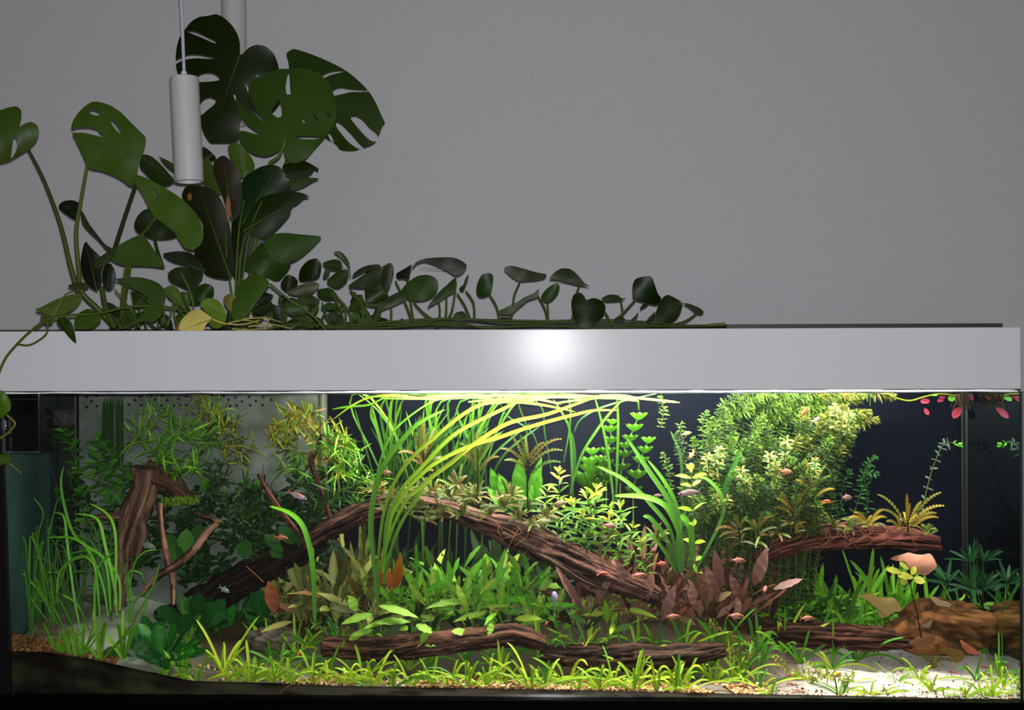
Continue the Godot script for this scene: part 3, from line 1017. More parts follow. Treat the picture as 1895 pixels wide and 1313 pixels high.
	stalk(y, [252, 340, 238, 380, 220, 435, 206, 480], -0.06, -0.1, 7, 9, c(44, 47, 26), c(44, 51, 24))
	stalk(y, [241, 490, 232, 545, 222, 606], -0.06, -0.11, 6, 10, stem, stem)
	# peace lily
	var l := thing("peace_lily", "dark peace lily with long pointed leaves, some browned, in the middle of the hood", "house plant", P(450, 606, -0.14))
	cut_leaf(l, e4, [480, 5, 562, 88, 602, 172, 540, 232, 508, 244, 470, 172, 428, 100, 418, 28], [], -0.13, 0.0, 0.02, [510, 240, 480, 10], c(66, 88, 29))
	cut_leaf(l, e4, [322, 180, 332, 128, 392, 88, 442, 130, 492, 200, 512, 280, 512, 400, 490, 482, 440, 522, 380, 332, 338, 240], [], -0.09, 0.0, 0.02, [450, 520, 390, 95], c(38, 34, 20))
	cut_leaf(l, e4, [118, 360, 150, 285, 260, 288, 340, 318, 390, 398, 432, 520, 452, 700, 462, 890, 300, 870, 228, 800, 198, 705, 262, 600, 262, 520, 200, 440], [], -0.085, 0.0, 0.03, [440, 880, 240, 320], c(26, 29, 12))
	cut_leaf(l, e4, [508, 240, 620, 168, 700, 150, 762, 170, 802, 250, 832, 322, 760, 332, 640, 362, 560, 452, 514, 532, 502, 400], [], -0.1, 0.02, 0.02, [515, 530, 740, 170], c(26, 43, 14))
	cut_leaf(l, e4, [758, 150, 860, 143, 912, 128, 972, 160, 1003, 180, 996, 197, 975, 182, 952, 220, 880, 236, 800, 242], [], -0.13, 0.0, 0.01, [720, 230, 1000, 185], c(26, 35, 12))
	cut_leaf(l, e4, [740, 300, 780, 258, 900, 234, 1018, 240, 962, 262, 900, 302, 820, 323], [], -0.12, 0.0, 0.01, [730, 310, 1010, 240], c(44, 59, 26))
	cut_leaf(l, e4, [518, 530, 600, 378, 700, 338, 850, 324, 912, 339, 948, 363, 906, 366, 870, 402, 826, 426, 822, 472, 760, 544, 710, 592, 650, 642, 560, 602], [], -0.08, 0.0, 0.025, [520, 580, 900, 350], c(24, 39, 12))
	cut_leaf(l, e4, [640, 650, 700, 598, 780, 588, 880, 599, 1032, 610, 982, 662, 920, 722, 850, 772, 780, 792, 700, 762], [], -0.09, 0.0, 0.02, [640, 720, 1020, 612], c(48, 71, 24))
	cut_leaf(l, e4, [518, 832, 560, 740, 640, 640, 700, 700, 782, 800, 832, 790, 790, 852, 740, 902, 640, 852], [], -0.1, 0.0, 0.02, [560, 850, 720, 700], c(42, 61, 19))
	cut_leaf(l, e4, [440, 500, 470, 380, 520, 400, 600, 480, 640, 600, 660, 700, 560, 780, 500, 880, 450, 890], [], -0.12, 0.0, 0.02, [470, 880, 560, 450], c(22, 33, 10))
	cut_leaf(l, e4, [-10, 722, 100, 704, 180, 714, 242, 760, 284, 842, 180, 802, 60, 772], [], -0.07, 0.0, 0.01, [280, 835, 0, 722], c(29, 37, 19))
	cut_leaf(l, e4, [255, 130, 300, 110, 345, 200, 380, 330, 370, 350, 300, 300, 260, 280], [], -0.12, 0.0, 0.01, [370, 340, 290, 120], c(57, 73, 26))
	cut_leaf(l, e4, [255, 30, 300, 60, 350, 110, 330, 130, 260, 130], [], -0.14, 0.0, 0.01, [255, 130, 340, 60], c(33, 39, 15))
	begin()
	blob(Vector3(0.0055, 0.022, 0.0006), 10, 8, 0.25, c(128, 90, 62), 5)
	flush("brown_patch", l, M.leaf).position = P(422, 388, -0.058) - l.position
	begin()
	blob(Vector3(0.005, 0.008, 0.0006), 10, 6, 0.2, c(118, 80, 36), 6)
	flush("brown_patch", l, M.leaf).position = P(351, 364, -0.052) - l.position
	for a in [[436, 520, 442, 430, 452, 370], [446, 520, 462, 430, 485, 372], [440, 530, 450, 450, 470, 420], [430, 530, 420, 480, 418, 430], [450, 560, 480, 500, 520, 470]]:
		stalk(l, [440, 606, a[0], a[1] + 20, a[2], a[3], a[4], a[5]], -0.14, -0.062, 5, 2.2, c(77, 94, 42), c(81, 100, 41))
	make_pothos(e3, e4, e5, e6, dark, deep, mid, light, stem)

func vine(label: String, px: float, z: float) -> Node3D:
	return thing("pothos_vine", label, "house plant", P(px, 604, z))

func make_pothos(e3: Array, e4: Array, e5: Array, e6: Array, dark: Color, deep: Color, mid: Color, light: Color, stem: Color) -> void:
	var h := vine("pothos vine drooping over the front of the white hood beside the filter", 170, -0.02)
	stalk(h, [380, 590, 330, 572, 280, 566, 235, 568, 180, 580, 130, 583, 84, 591], -0.06, 0.03, 5, 5, c(55, 73, 19), c(66, 86, 20), "stem")
	stalk(h, [84, 591, 60, 610, 40, 628, 12, 660, -2, 690], 0.03, 0.036, 5, 5, c(66, 86, 20), c(77, 94, 22), "stem")
	stalk(h, [30, 636, 55, 638, 82, 622, 88, 608, 87, 592], 0.036, 0.03, 4, 4, stem, stem)
	cut_leaf(h, e3, [203, 765, 260, 744, 330, 704, 420, 674, 492, 669, 502, 690, 470, 742, 400, 792, 330, 802, 268, 786], [], 0.0, 0.0, 0.01, [490, 680, 210, 766], c(77, 94, 37))
	stalk(h, [97, 586, 108, 566, 120, 546, 138, 538], 0.008, 0.002, 4, 3, c(114, 118, 54), stem)
	cut_leaf(h, e3, [333, 824, 402, 804, 442, 850, 458, 920, 465, 978, 418, 932, 378, 882], [], 0.025, 0.0, 0.006, [370, 815, 462, 970], dark)
	cut_leaf(h, e3, [448, 832, 480, 780, 542, 754, 612, 790, 617, 832, 560, 882, 458, 886], [], -0.02, 0.0, 0.01, [610, 800, 460, 870], c(57, 82, 20))
	cut_leaf(h, e3, [238, 810, 270, 790, 330, 800, 320, 850, 270, 852], [], 0.012, 0.0, 0.005, [330, 810, 250, 830], c(66, 86, 27))
	cut_leaf(h, [0.0, 725.0, 8.47], [-90, -40, 60, -20, 120, 60, 178, 180, 160, 290, 90, 350, 0, 420, -120, 400], [], 0.05, 0.0, 0.012, [90, 350, -60, 20], c(68, 102, 17))
	stalk(h, [12, 767, 26, 780, 26, 788, 12, 803, -4, 812], 0.05, 0.05, 4, 4, c(114, 106, 42), c(114, 106, 42))
	cut_leaf(h, [0.0, 725.0, 8.47], [-80, 960, 40, 980, 150, 930, 165, 1010, 140, 1110, 40, 1130, -80, 1200], [], 0.045, 0.0, 0.01, [150, 1110, -60, 1100], c(70, 90, 29))
	stalk(h, [17, 857, 26, 864, 40, 876], 0.045, 0.04, 3, 2, c(110, 124, 62), c(99, 112, 42))
	var clump := vine("pothos clump with a pale yellow old leaf at its front, left of the peace lily", 340, -0.03)
	cut_leaf(clump, e3, [1078, 896, 1098, 830, 1150, 774, 1212, 758, 1272, 800, 1293, 822, 1250, 852, 1240, 898], [], -0.004, 0.0, 0.012, [1290, 822, 1100, 890], c(196, 180, 96))
	stalk(clump, [393, 590, 415, 598, 450, 600, 480, 592], -0.004, -0.04, 3.4, 3.4, c(190, 176, 100), c(150, 150, 70))
	cut_leaf(clump, e3, [1210, 730, 1250, 694, 1312, 694, 1352, 740, 1382, 800, 1352, 872, 1300, 882, 1268, 850, 1292, 816, 1248, 776], [], -0.015, 0.0, 0.012, [1370, 810, 1220, 720], c(92, 118, 34))
	cut_leaf(clump, e3, [1355, 690, 1400, 660, 1440, 690, 1440, 760, 1395, 780, 1362, 730], [], -0.02, 0.0, 0.01, [1400, 775, 1420, 680], c(112, 106, 56))
	cut_leaf(clump, e3, [1060, 895, 1075, 850, 1120, 815, 1130, 840, 1095, 880, 1080, 898], [], -0.01, 0.0, 0.004, [1070, 895, 1125, 820], c(110, 84, 40), false)
	cut_leaf(clump, e3, [688, 580, 780, 564, 870, 568, 962, 598, 1008, 650, 1003, 722, 970, 772, 930, 752, 888, 720, 900, 690, 838, 650, 768, 612], [], -0.03, 0.0, 0.02, [970, 760, 700, 582], c(51, 71, 24))
	cut_leaf(clump, e3, [885, 740, 985, 738, 985, 802, 930, 842, 875, 835, 820, 850, 760, 880, 700, 888, 780, 850, 870, 800], [], -0.025, 0.0, 0.01, [980, 750, 720, 885], c(55, 75, 26))
	cut_leaf(clump, e3, [988, 640, 1040, 610, 1090, 640, 1110, 720, 1140, 780, 1090, 740, 1020, 690], [], -0.02, 0.0, 0.01, [1010, 640, 1130, 770], c(66, 90, 29))
	cut_leaf(clump, e3, [1090, 650, 1150, 660, 1170, 700, 1130, 760, 1100, 720], [], -0.03, 0.0, 0.008, [1140, 750, 1110, 660], c(51, 71, 24))
	cut_leaf(clump, e3, [1015, 540, 1080, 500, 1180, 515, 1245, 545, 1200, 620, 1180, 660, 1100, 620, 1030, 590], [], -0.05, 0.0, 0.01, [1200, 640, 1040, 550], c(31, 43, 15))
	cut_leaf(clump, e3, [1180, 640, 1240, 600, 1300, 620, 1300, 690, 1230, 720, 1190, 720], [], -0.04, 0.0, 0.01, [1200, 715, 1270, 610], c(37, 55, 17))
	cut_leaf(clump, e3, [400, 625, 450, 600, 530, 598, 545, 635, 470, 640], [], -0.05, 0.0, 0.005, [540, 630, 410, 622], c(53, 57, 32))
	for a in [[312, 530, 345, 560, 362, 600], [335, 505, 352, 540, 360, 580], [348, 600, 330, 570, 316, 550], [300, 602, 304, 580, 300, 545], [330, 602, 322, 580, 330, 560], [310, 603, 320, 560, 318, 535], [258, 606, 240, 570, 212, 535]]:
		stalk(clump, a, -0.03, -0.04, 4, 3, stem, c(88, 106, 39))
	var d := thing("dark_creeper", "dark pointed-leaved plant standing beside the two crossing monstera petioles", "house plant", P(195, 606, -0.1))
	cut_leaf(d, e3, [520, 343, 502, 390, 488, 470, 500, 562, 540, 622, 590, 652, 622, 600, 612, 540, 642, 470, 600, 430, 550, 386], [], -0.07, 0.0, 0.015, [590, 650, 520, 345], c(22, 27, 14))
	cut_leaf(d, e3, [618, 540, 640, 490, 672, 478, 702, 530, 707, 590, 680, 642, 644, 644, 622, 596], [], -0.06, 0.0, 0.01, [650, 640, 670, 485], c(22, 29, 14))
	cut_leaf(d, e3, [560, 480, 640, 420, 720, 370, 700, 430, 640, 490, 580, 520], [], -0.05, 0.0, 0.01, [570, 500, 715, 375], c(40, 53, 19))
	stalk(d, [188, 530, 196, 570, 212, 606], -0.07, -0.1, 9, 12, c(62, 78, 29), c(66, 84, 31))
	var f := vine("crowded pothos vine with dark rounded leaves just beside the peace lily", 600, -0.06)
	for a in [
		[[870, 900, 880, 820, 930, 765, 990, 748, 1022, 790, 1010, 872, 960, 892], [960, 890, 985, 755], deep], [[1018, 782, 1090, 757, 1142, 765, 1156, 812, 1140, 832, 1058, 822], [1020, 790, 1150, 800], c(37, 55, 19)],
		[[1088, 710, 1142, 704, 1192, 760, 1206, 830, 1206, 892, 1190, 800, 1130, 736], [1205, 880, 1095, 710], c(53, 67, 31)], [[1208, 882, 1230, 838, 1300, 798, 1390, 788, 1402, 812, 1300, 832], [1215, 870, 1395, 795], c(40, 39, 27)],
		[[1178, 932, 1280, 862, 1402, 800, 1424, 900, 1340, 942, 1250, 944], [1190, 930, 1410, 820], c(35, 49, 19)], [[788, 970, 880, 920, 980, 900, 1012, 922, 960, 982, 858, 992], [1000, 915, 795, 970], c(59, 63, 31)],
		[[748, 922, 800, 848, 862, 880, 872, 922, 800, 972], [800, 968, 810, 855], c(29, 39, 15)], [[1038, 902, 1130, 828, 1197, 820, 1186, 902, 1120, 952], [1060, 930, 1190, 825], c(42, 59, 22)],
		[[985, 950, 1080, 938, 1132, 1000, 1062, 1022, 1000, 1002], [1000, 960, 1120, 1005], c(37, 53, 19)], [[1020, 880, 1070, 760, 1085, 800, 1060, 880], [1040, 880, 1070, 765], c(44, 59, 22)],
		[[1290, 1030, 1340, 950, 1430, 930, 1440, 1000, 1380, 1040], [1430, 940, 1310, 1025], c(35, 51, 17)], [[1000, 1080, 1060, 1030, 1130, 1050, 1110, 1085], [1010, 1078, 1125, 1050], c(48, 69, 26)], [[1180, 1080, 1230, 1010, 1290, 1000, 1300, 1060, 1250, 1090], [1190, 1080, 1290, 1005], c(42, 61, 20)],
		[[780, 1040, 860, 1030, 940, 1060, 930, 1110, 850, 1130, 790, 1100], [930, 1070, 790, 1080], c(48, 65, 26)], [[560, 1100, 620, 1040, 700, 1020, 720, 1080, 640, 1120], [570, 1100, 710, 1030], c(33, 41, 17)], [[800, 1150, 860, 1130, 900, 1170, 850, 1220, 810, 1210], [890, 1160, 810, 1200], c(42, 61, 19)],
		[[400, 1130, 420, 1090, 450, 1100, 460, 1160, 430, 1190], [430, 1185, 430, 1095], c(31, 45, 14)], [[1350, 1180, 1400, 1130, 1451, 1140, 1440, 1200, 1380, 1220], [1360, 1210, 1440, 1140], c(33, 41, 17)]]:
		cut_leaf(f, e4, a[0], [], -0.05 - rf(0, 0.06), 0.01, 0.01, a[1], a[2])
	cut_leaf(f, e4, [443, 1102, 450, 1020, 490, 920, 560, 858, 642, 848, 692, 912, 660, 962, 600, 1042, 540, 1122, 492, 1167, 453, 1152], [], -0.01, 0.0, 0.02, [690, 915, 480, 1160], c(55, 82, 26))
	stalk(f, [500, 525, 530, 550, 560, 570, 585, 590, 602, 610], -0.012, -0.02, 4.5, 4, light, stem)
	for a in [[614, 540, 630, 575, 640, 605], [620, 545, 645, 575, 652, 606], [648, 535, 670, 570, 690, 604], [655, 540, 680, 580, 694, 606], [690, 606, 700, 580, 715, 560], [630, 610, 640, 590, 636, 560], [660, 606, 672, 585, 668, 560], [586, 606, 600, 580, 596, 560], [520, 606, 530, 580, 515, 560], [500, 608, 540, 600, 580, 606]]:
		stalk(f, a, -0.03 - rf(0, 0.05), -0.07, 5, 3.4, c(64, 80, 32), stem)
	for j in 46:
		var px := rf(505, 715) if j % 2 else rf(130, 500)
		var py := rf(548, 604)
		var s := rf(12, 22)
		var w := s * rf(0.35, 0.75)
		var an := rf(-1.2, 1.2)
		var ux := cos(an)
		var uy := sin(an)
		var q := []
		for k in 10:
			var g := TAU * k / 10
			var along := cos(g) * s * (1.25 if k == 0 else 1.0)
			var over := sin(g) * w
			q.append_array([px + along * ux - over * uy, py + along * uy + over * ux])
		var z := rf(-0.2, -0.07)
		var owner_: Node3D = f if px > 505 else (clump if px > 300 else d)
		cut_leaf(owner_, [0.0, 0.0, 1.0], q, [], z, 0.0, 0.006, [px - ux * s, py - uy * s, px + ux * s, py + uy * s], tone(pick([c(33, 47, 15), c(42, 59, 20), c(26, 35, 14), c(51, 71, 24)]), 0.2))
		stalk(owner_, [px + rf(-16, 16), 608, px - ux * s * 0.6 + rf(-5, 5), (608 + py) / 2, px - ux * s, py - uy * s], z, z, 4.5, 3, c(55, 69, 27), stem)
	begin()
	for a in [[415, 600, 450, 592, 480, 598], [450, 590, 490, 588, 520, 596], [490, 610, 494, 598, 500, 588], [460, 604, 500, 600, 540, 608], [430, 608, 460, 610, 500, 606]]:
		tube(catmull(path2(a, -0.01, -0.012), 8), R(0.0016, 0.0012), 6, c(180, 160, 84), c(150, 140, 70))
	flush("aerial_root", f, M.leaf, true, true)
	var g := vine("long pothos vine creeping along the hood top, most of its leaves held up singly", 900, -0.08)
	for a in [
		[[-20, 300, 60, 243, 122, 253, 132, 400, 88, 442, -20, 452], [60, 440, 60, 250], deep], [[-30, 350, 110, 278, 200, 228, 242, 250, 242, 352, 200, 482, 150, 522, 60, 592, -20, 600], [150, 500, 110, 280], c(35, 51, 17)],
		[[112, 400, 150, 260, 205, 225, 240, 250, 232, 330, 190, 470, 150, 480], [180, 490, 210, 230], c(37, 45, 22)], [[256, 332, 340, 284, 418, 238, 396, 300, 386, 392, 338, 370, 280, 376], [380, 385, 415, 243], c(35, 35, 24)],
		[[298, 490, 380, 400, 460, 349, 550, 336, 622, 360, 658, 410, 647, 492, 600, 547, 520, 577, 430, 582, 348, 556], [380, 560, 640, 380], c(42, 63, 20)], [[408, 296, 415, 268, 450, 218, 530, 188, 650, 180, 780, 176, 862, 204, 922, 250, 902, 302, 850, 347, 798, 347, 720, 291, 620, 246, 530, 214, 455, 238], [830, 300, 420, 270], c(31, 35, 20)],
		[[543, 652, 600, 568, 680, 478, 750, 418, 802, 366, 832, 420, 802, 502, 740, 532, 670, 582, 600, 622], [810, 480, 550, 645], c(37, 55, 19)], [[838, 470, 890, 428, 898, 380, 942, 322, 922, 400, 902, 452, 880, 492], [890, 480, 938, 330], c(44, 43, 27)],
		[[1002, 500, 1010, 428, 1050, 338, 1120, 318, 1163, 345, 1157, 422, 1142, 512, 1080, 543, 1028, 543], [1135, 520, 1085, 325], c(37, 55, 17)], [[1256, 290, 1280, 262, 1330, 253, 1460, 288, 1560, 318, 1658, 334, 1642, 372, 1560, 392, 1480, 397, 1400, 402, 1330, 362], [1480, 390, 1270, 285], c(46, 53, 29)],
		[[1186, 682, 1250, 653, 1340, 628, 1440, 548, 1540, 508, 1584, 460, 1584, 542, 1480, 572, 1400, 642, 1330, 702, 1218, 708], [1200, 685, 1575, 500], c(42, 55, 20)], [[1592, 546, 1650, 468, 1742, 408, 1778, 440, 1762, 512, 1700, 582, 1638, 592], [1650, 590, 1745, 415], c(44, 63, 22)],
		[[80, 620, 300, 480, 380, 560, 250, 620, 100, 680], [360, 560, 100, 660], c(35, 49, 17)], [[60, 760, 110, 720, 180, 760, 210, 810, 140, 812, 80, 800], [200, 800, 70, 760], c(51, 67, 22)], [[780, 720, 830, 680, 890, 674, 930, 740, 860, 740], [920, 730, 790, 720], c(51, 65, 24)], [[1150, 780, 1210, 735, 1330, 730, 1340, 780], [1160, 775, 1330, 740], c(24, 27, 15)]]:
		cut_leaf(g, e5, a[0], [], -0.06 - rf(0, 0.07), 0.01, 0.008, a[1], a[2])
	for a in [
		[[68, 268, 120, 208, 180, 170, 262, 173, 332, 230, 384, 300, 442, 332, 378, 322, 330, 317, 240, 292, 150, 266], [400, 318, 75, 265], c(37, 47, 19)], [[268, 470, 290, 398, 342, 378, 384, 410, 402, 453, 462, 428, 532, 448, 574, 500, 563, 572, 512, 632, 440, 692, 340, 692, 288, 612], [400, 450, 400, 690], c(22, 35, 10)],
		[[528, 436, 600, 399, 680, 404, 717, 440, 756, 426, 722, 452, 640, 462, 560, 462], [700, 450, 535, 440], c(37, 51, 20)], [[807, 442, 806, 320, 830, 263, 900, 243, 974, 236, 1002, 310, 1032, 400, 1064, 430, 1030, 497, 950, 482, 880, 462], [820, 440, 970, 245], c(22, 35, 10)],
		[[868, 537, 888, 490, 940, 474, 948, 490, 900, 522], [945, 480, 872, 532], c(33, 43, 19)], [[988, 682, 1010, 558, 1050, 448, 1110, 397, 1182, 430, 1243, 466, 1238, 542, 1192, 622, 1080, 682], [1235, 480, 1010, 670], c(24, 37, 12)],
		[[1238, 476, 1300, 478, 1402, 520, 1438, 556, 1410, 577, 1368, 572, 1308, 512], [1390, 570, 1250, 480], c(51, 49, 34)], [[630, 628, 680, 592, 730, 605, 775, 640, 850, 570, 800, 640, 700, 645], [640, 628, 770, 640], c(29, 35, 17)], [[910, 650, 960, 590, 1010, 540, 1000, 620, 940, 655], [915, 650, 1005, 550], c(44, 55, 24)]]:
		cut_leaf(g, e6, a[0], [], -0.06 - rf(0, 0.07), 0.01, 0.008, a[1], a[2])
	for a in [[560, 600, 640, 603, 760, 598, 840, 590, 950, 598, 1060, 596, 1150, 600, 1250, 604, 1345, 602], [600, 606, 720, 606, 830, 596, 900, 606, 1000, 602, 1100, 606, 1260, 603], [640, 602, 800, 590, 900, 592, 1010, 594, 1110, 592, 1200, 596, 1260, 602], [730, 604, 800, 600, 880, 604, 940, 606]]:
		stalk(g, a, -0.05, -0.08, 5, 5, c(59, 75, 26), c(55, 67, 26), "stem")
	for a in [[722, 606, 724, 570, 715, 540], [762, 592, 748, 555, 732, 520], [765, 592, 760, 560, 757, 530, 753, 515], [812, 604, 814, 575, 812, 560], [825, 590, 826, 565, 826, 545], [826, 596, 836, 575, 842, 540, 843, 508], [870, 590, 860, 565, 846, 543], [878, 592, 876, 560, 862, 538], [925, 592, 918, 565, 906, 545], [941, 600, 948, 570, 952, 545, 962, 522], [945, 590, 952, 570, 965, 560, 990, 548], [1014, 592, 1008, 570, 996, 548], [1014, 592, 1014, 575, 1013, 558], [1056, 600, 1062, 575, 1068, 540, 1072, 530], [1130, 598, 1124, 585, 1120, 578], [1152, 592, 1152, 575, 1149, 556], [1130, 598, 1150, 582, 1175, 555], [1168, 596, 1176, 588, 1180, 580], [1240, 602, 1268, 594, 1288, 580], [1262, 562, 1258, 560, 1250, 561], [802, 593, 780, 575, 765, 558], [718, 604, 735, 596, 745, 590], [806, 604, 830, 592, 842, 586], [690, 606, 700, 580, 705, 555]]:
		stalk(g, a, -0.07, -0.08 - rf(0, 0.03), 5, 3.4, c(73, 88, 34), c(62, 75, 31))
	stalk(g, [1306, 602, 1325, 600, 1342, 599], -0.05, -0.05, 5, 6, c(88, 92, 51), c(106, 102, 60), "cut_stem")

# ------------------------------------------------------------------ water plants: makers
# one leaf of its own: from b along d, drooping, facing up and to the light at the front
func leaf(parent: Node3D, called: String, b: Vector3, d: Vector3, length: float, half: float, kind: String, droop: float, c0: Color, c1: Color, fold := 0.15, wave := 0.0, n := 8, rib := 1.12, roll := 0.5) -> void:
	begin()
	leaf_into(b, d, length, half, kind, droop, c0, c1, fold, wave, n, rib, roll)
	flush(called, parent, M.water_leaf, true, true)

func leaf_into(b: Vector3, d: Vector3, length: float, half: float, kind: String, droop: float, c0: Color, c1: Color, fold := 0.15, wave := 0.0, n := 8, rib := 1.12, roll := 0.5) -> void:
	var tip := b + d * length + Vector3(0, -droop * length, 0)
	var p := inside_tank(bow(b, b + d * length * 0.55, tip, n))
	var face := Vector3(0, 0.72, 0.7).rotated(d, rf(-roll, roll))
	ribbon(p, face, half, outline_of(kind, n), fold, wave, c0, c1, rib)

func spread(k: int, n: int, el0: float, el1: float, depth := 0.6) -> Vector3:
	var az := TAU * (k + rf(-0.35, 0.35)) / n
	var el := deg_to_rad(rf(el0, el1))
	return Vector3(cos(az) * cos(el), sin(el), sin(az) * cos(el) * depth).normalized()

# strap leaves that rise from one crown
func tuft(t: Node3D, b: Vector3, n: int, length: float, half: float, cols: Array, el0 := 35.0, el1 := 85.0, droop0 := 0.1, droop1 := 0.7, kind := "grass", seg := 8) -> void:
	for k in n:
		var d := spread(k, n, el0, el1, 0.5)
		var l := length * rf(0.55, 1.05)
		var col: Color = tone(pick(cols), 0.15)
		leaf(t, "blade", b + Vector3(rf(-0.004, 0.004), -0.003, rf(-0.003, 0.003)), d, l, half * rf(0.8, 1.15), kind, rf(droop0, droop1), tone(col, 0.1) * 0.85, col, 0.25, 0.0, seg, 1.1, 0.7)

# a crown of stalked leaves
func rosette(t: Node3D, b: Vector3, n: int, length: float, half: float, kind: String, cols: Array, el0: float, el1: float, droop0: float, droop1: float, wave := 0.12, seg := 9, lift := 0.004) -> void:
	for k in n:
		var d := spread(k, n, el0, el1, 0.55)
		var col: Color = tone(pick(cols), 0.18)
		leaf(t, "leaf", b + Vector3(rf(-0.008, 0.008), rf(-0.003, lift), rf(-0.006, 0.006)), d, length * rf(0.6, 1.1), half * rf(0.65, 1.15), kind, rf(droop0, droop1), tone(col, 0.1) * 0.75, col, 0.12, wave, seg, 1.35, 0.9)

# a stem with leaves in whorls; leaves of their own if single, else joined
func stemmed(t: Node3D, pts: PackedVector3Array, gap: float, per: int, length: float, half: float, kind: String, cols: Array, top: Array, up := 0.35, single := false, stem_col := Color(0.09, 0.13, 0.03), stem_r := 0.0009, seg := 3, droop := 0.25) -> void:
	var p := inside_tank(catmull(pts, pts.size() * 6))
	begin()
	tube(p, R(stem_r, stem_r * 0.7), 5, stem_col, stem_col)
	flush("stem", t, M.stem, true, true)
	var total := 0.0
	for k in p.size() - 1:
		total += p[k].distance_to(p[k + 1])
	if not single:
		begin()
	var s := 0.0
	var turn := rf(0, TAU)
	while s <= total:
		var f := s / total
		var fi := f * (p.size() - 1)
		var i := mini(int(fi), p.size() - 2)
		var at := p[i].lerp(p[i + 1], fi - i)
		var ax := (p[i + 1] - p[i]).normalized()
		var u := ax.cross(Vector3(0.2, 0.1, 0.97)).normalized()
		var w := ax.cross(u)
		var near_top := smoothstep(0.8, 1.0, f)
		var l := length * (1.0 - 0.45 * near_top) * rf(0.8, 1.15) * (0.75 + 0.25 * minf(1.0, f * 3.0))
		turn += PI / per + 0.3
		for k in per:
			var a := turn + TAU * k / per
			var d := ((u * cos(a) + w * sin(a)) * Vector3(1, 1, 0.75) + ax * (up + near_top * 0.9) + Vector3(rf(-0.35, 0.35), 0.15 + rf(-0.35, 0.35), rf(-0.3, 0.3))).normalized()
			var col: Color = tone(pick(top) if f > 0.82 else pick(cols), 0.16)
			if single:
				leaf(t, "leaf", at, d, l, half, kind, droop, col, col, 0.15, 0.0, 6, 1.15, 0.6)
			else:
				leaf_into(at, d, l, half, kind, droop, col, col, 0.1, 0.0, seg, 1.0, 0.6)
		s += gap * rf(0.85, 1.15) * (1.0 - 0.45 * near_top)
	if not single:
		var o := flush("foliage", t, M.fine, true, true)
		o.set_meta("kind", "stuff")

func strap(parent: Node3D, pts: Array, z0: float, z1: float, w: float, c0: Color, c1: Color, kind := "grass", face := Vector3(0, 0.55, 0.83)) -> void:
	var n := maxi(10, pts.size() * 2)
	begin()
	ribbon(inside_tank(catmull(path2(pts, z0, z1), n)), face, w / 2000.0 * 0.84, outline_of(kind, n), 0.18, 0.0, c0, c1, 1.12)
	flush("blade", parent, M.water_leaf, true, true)

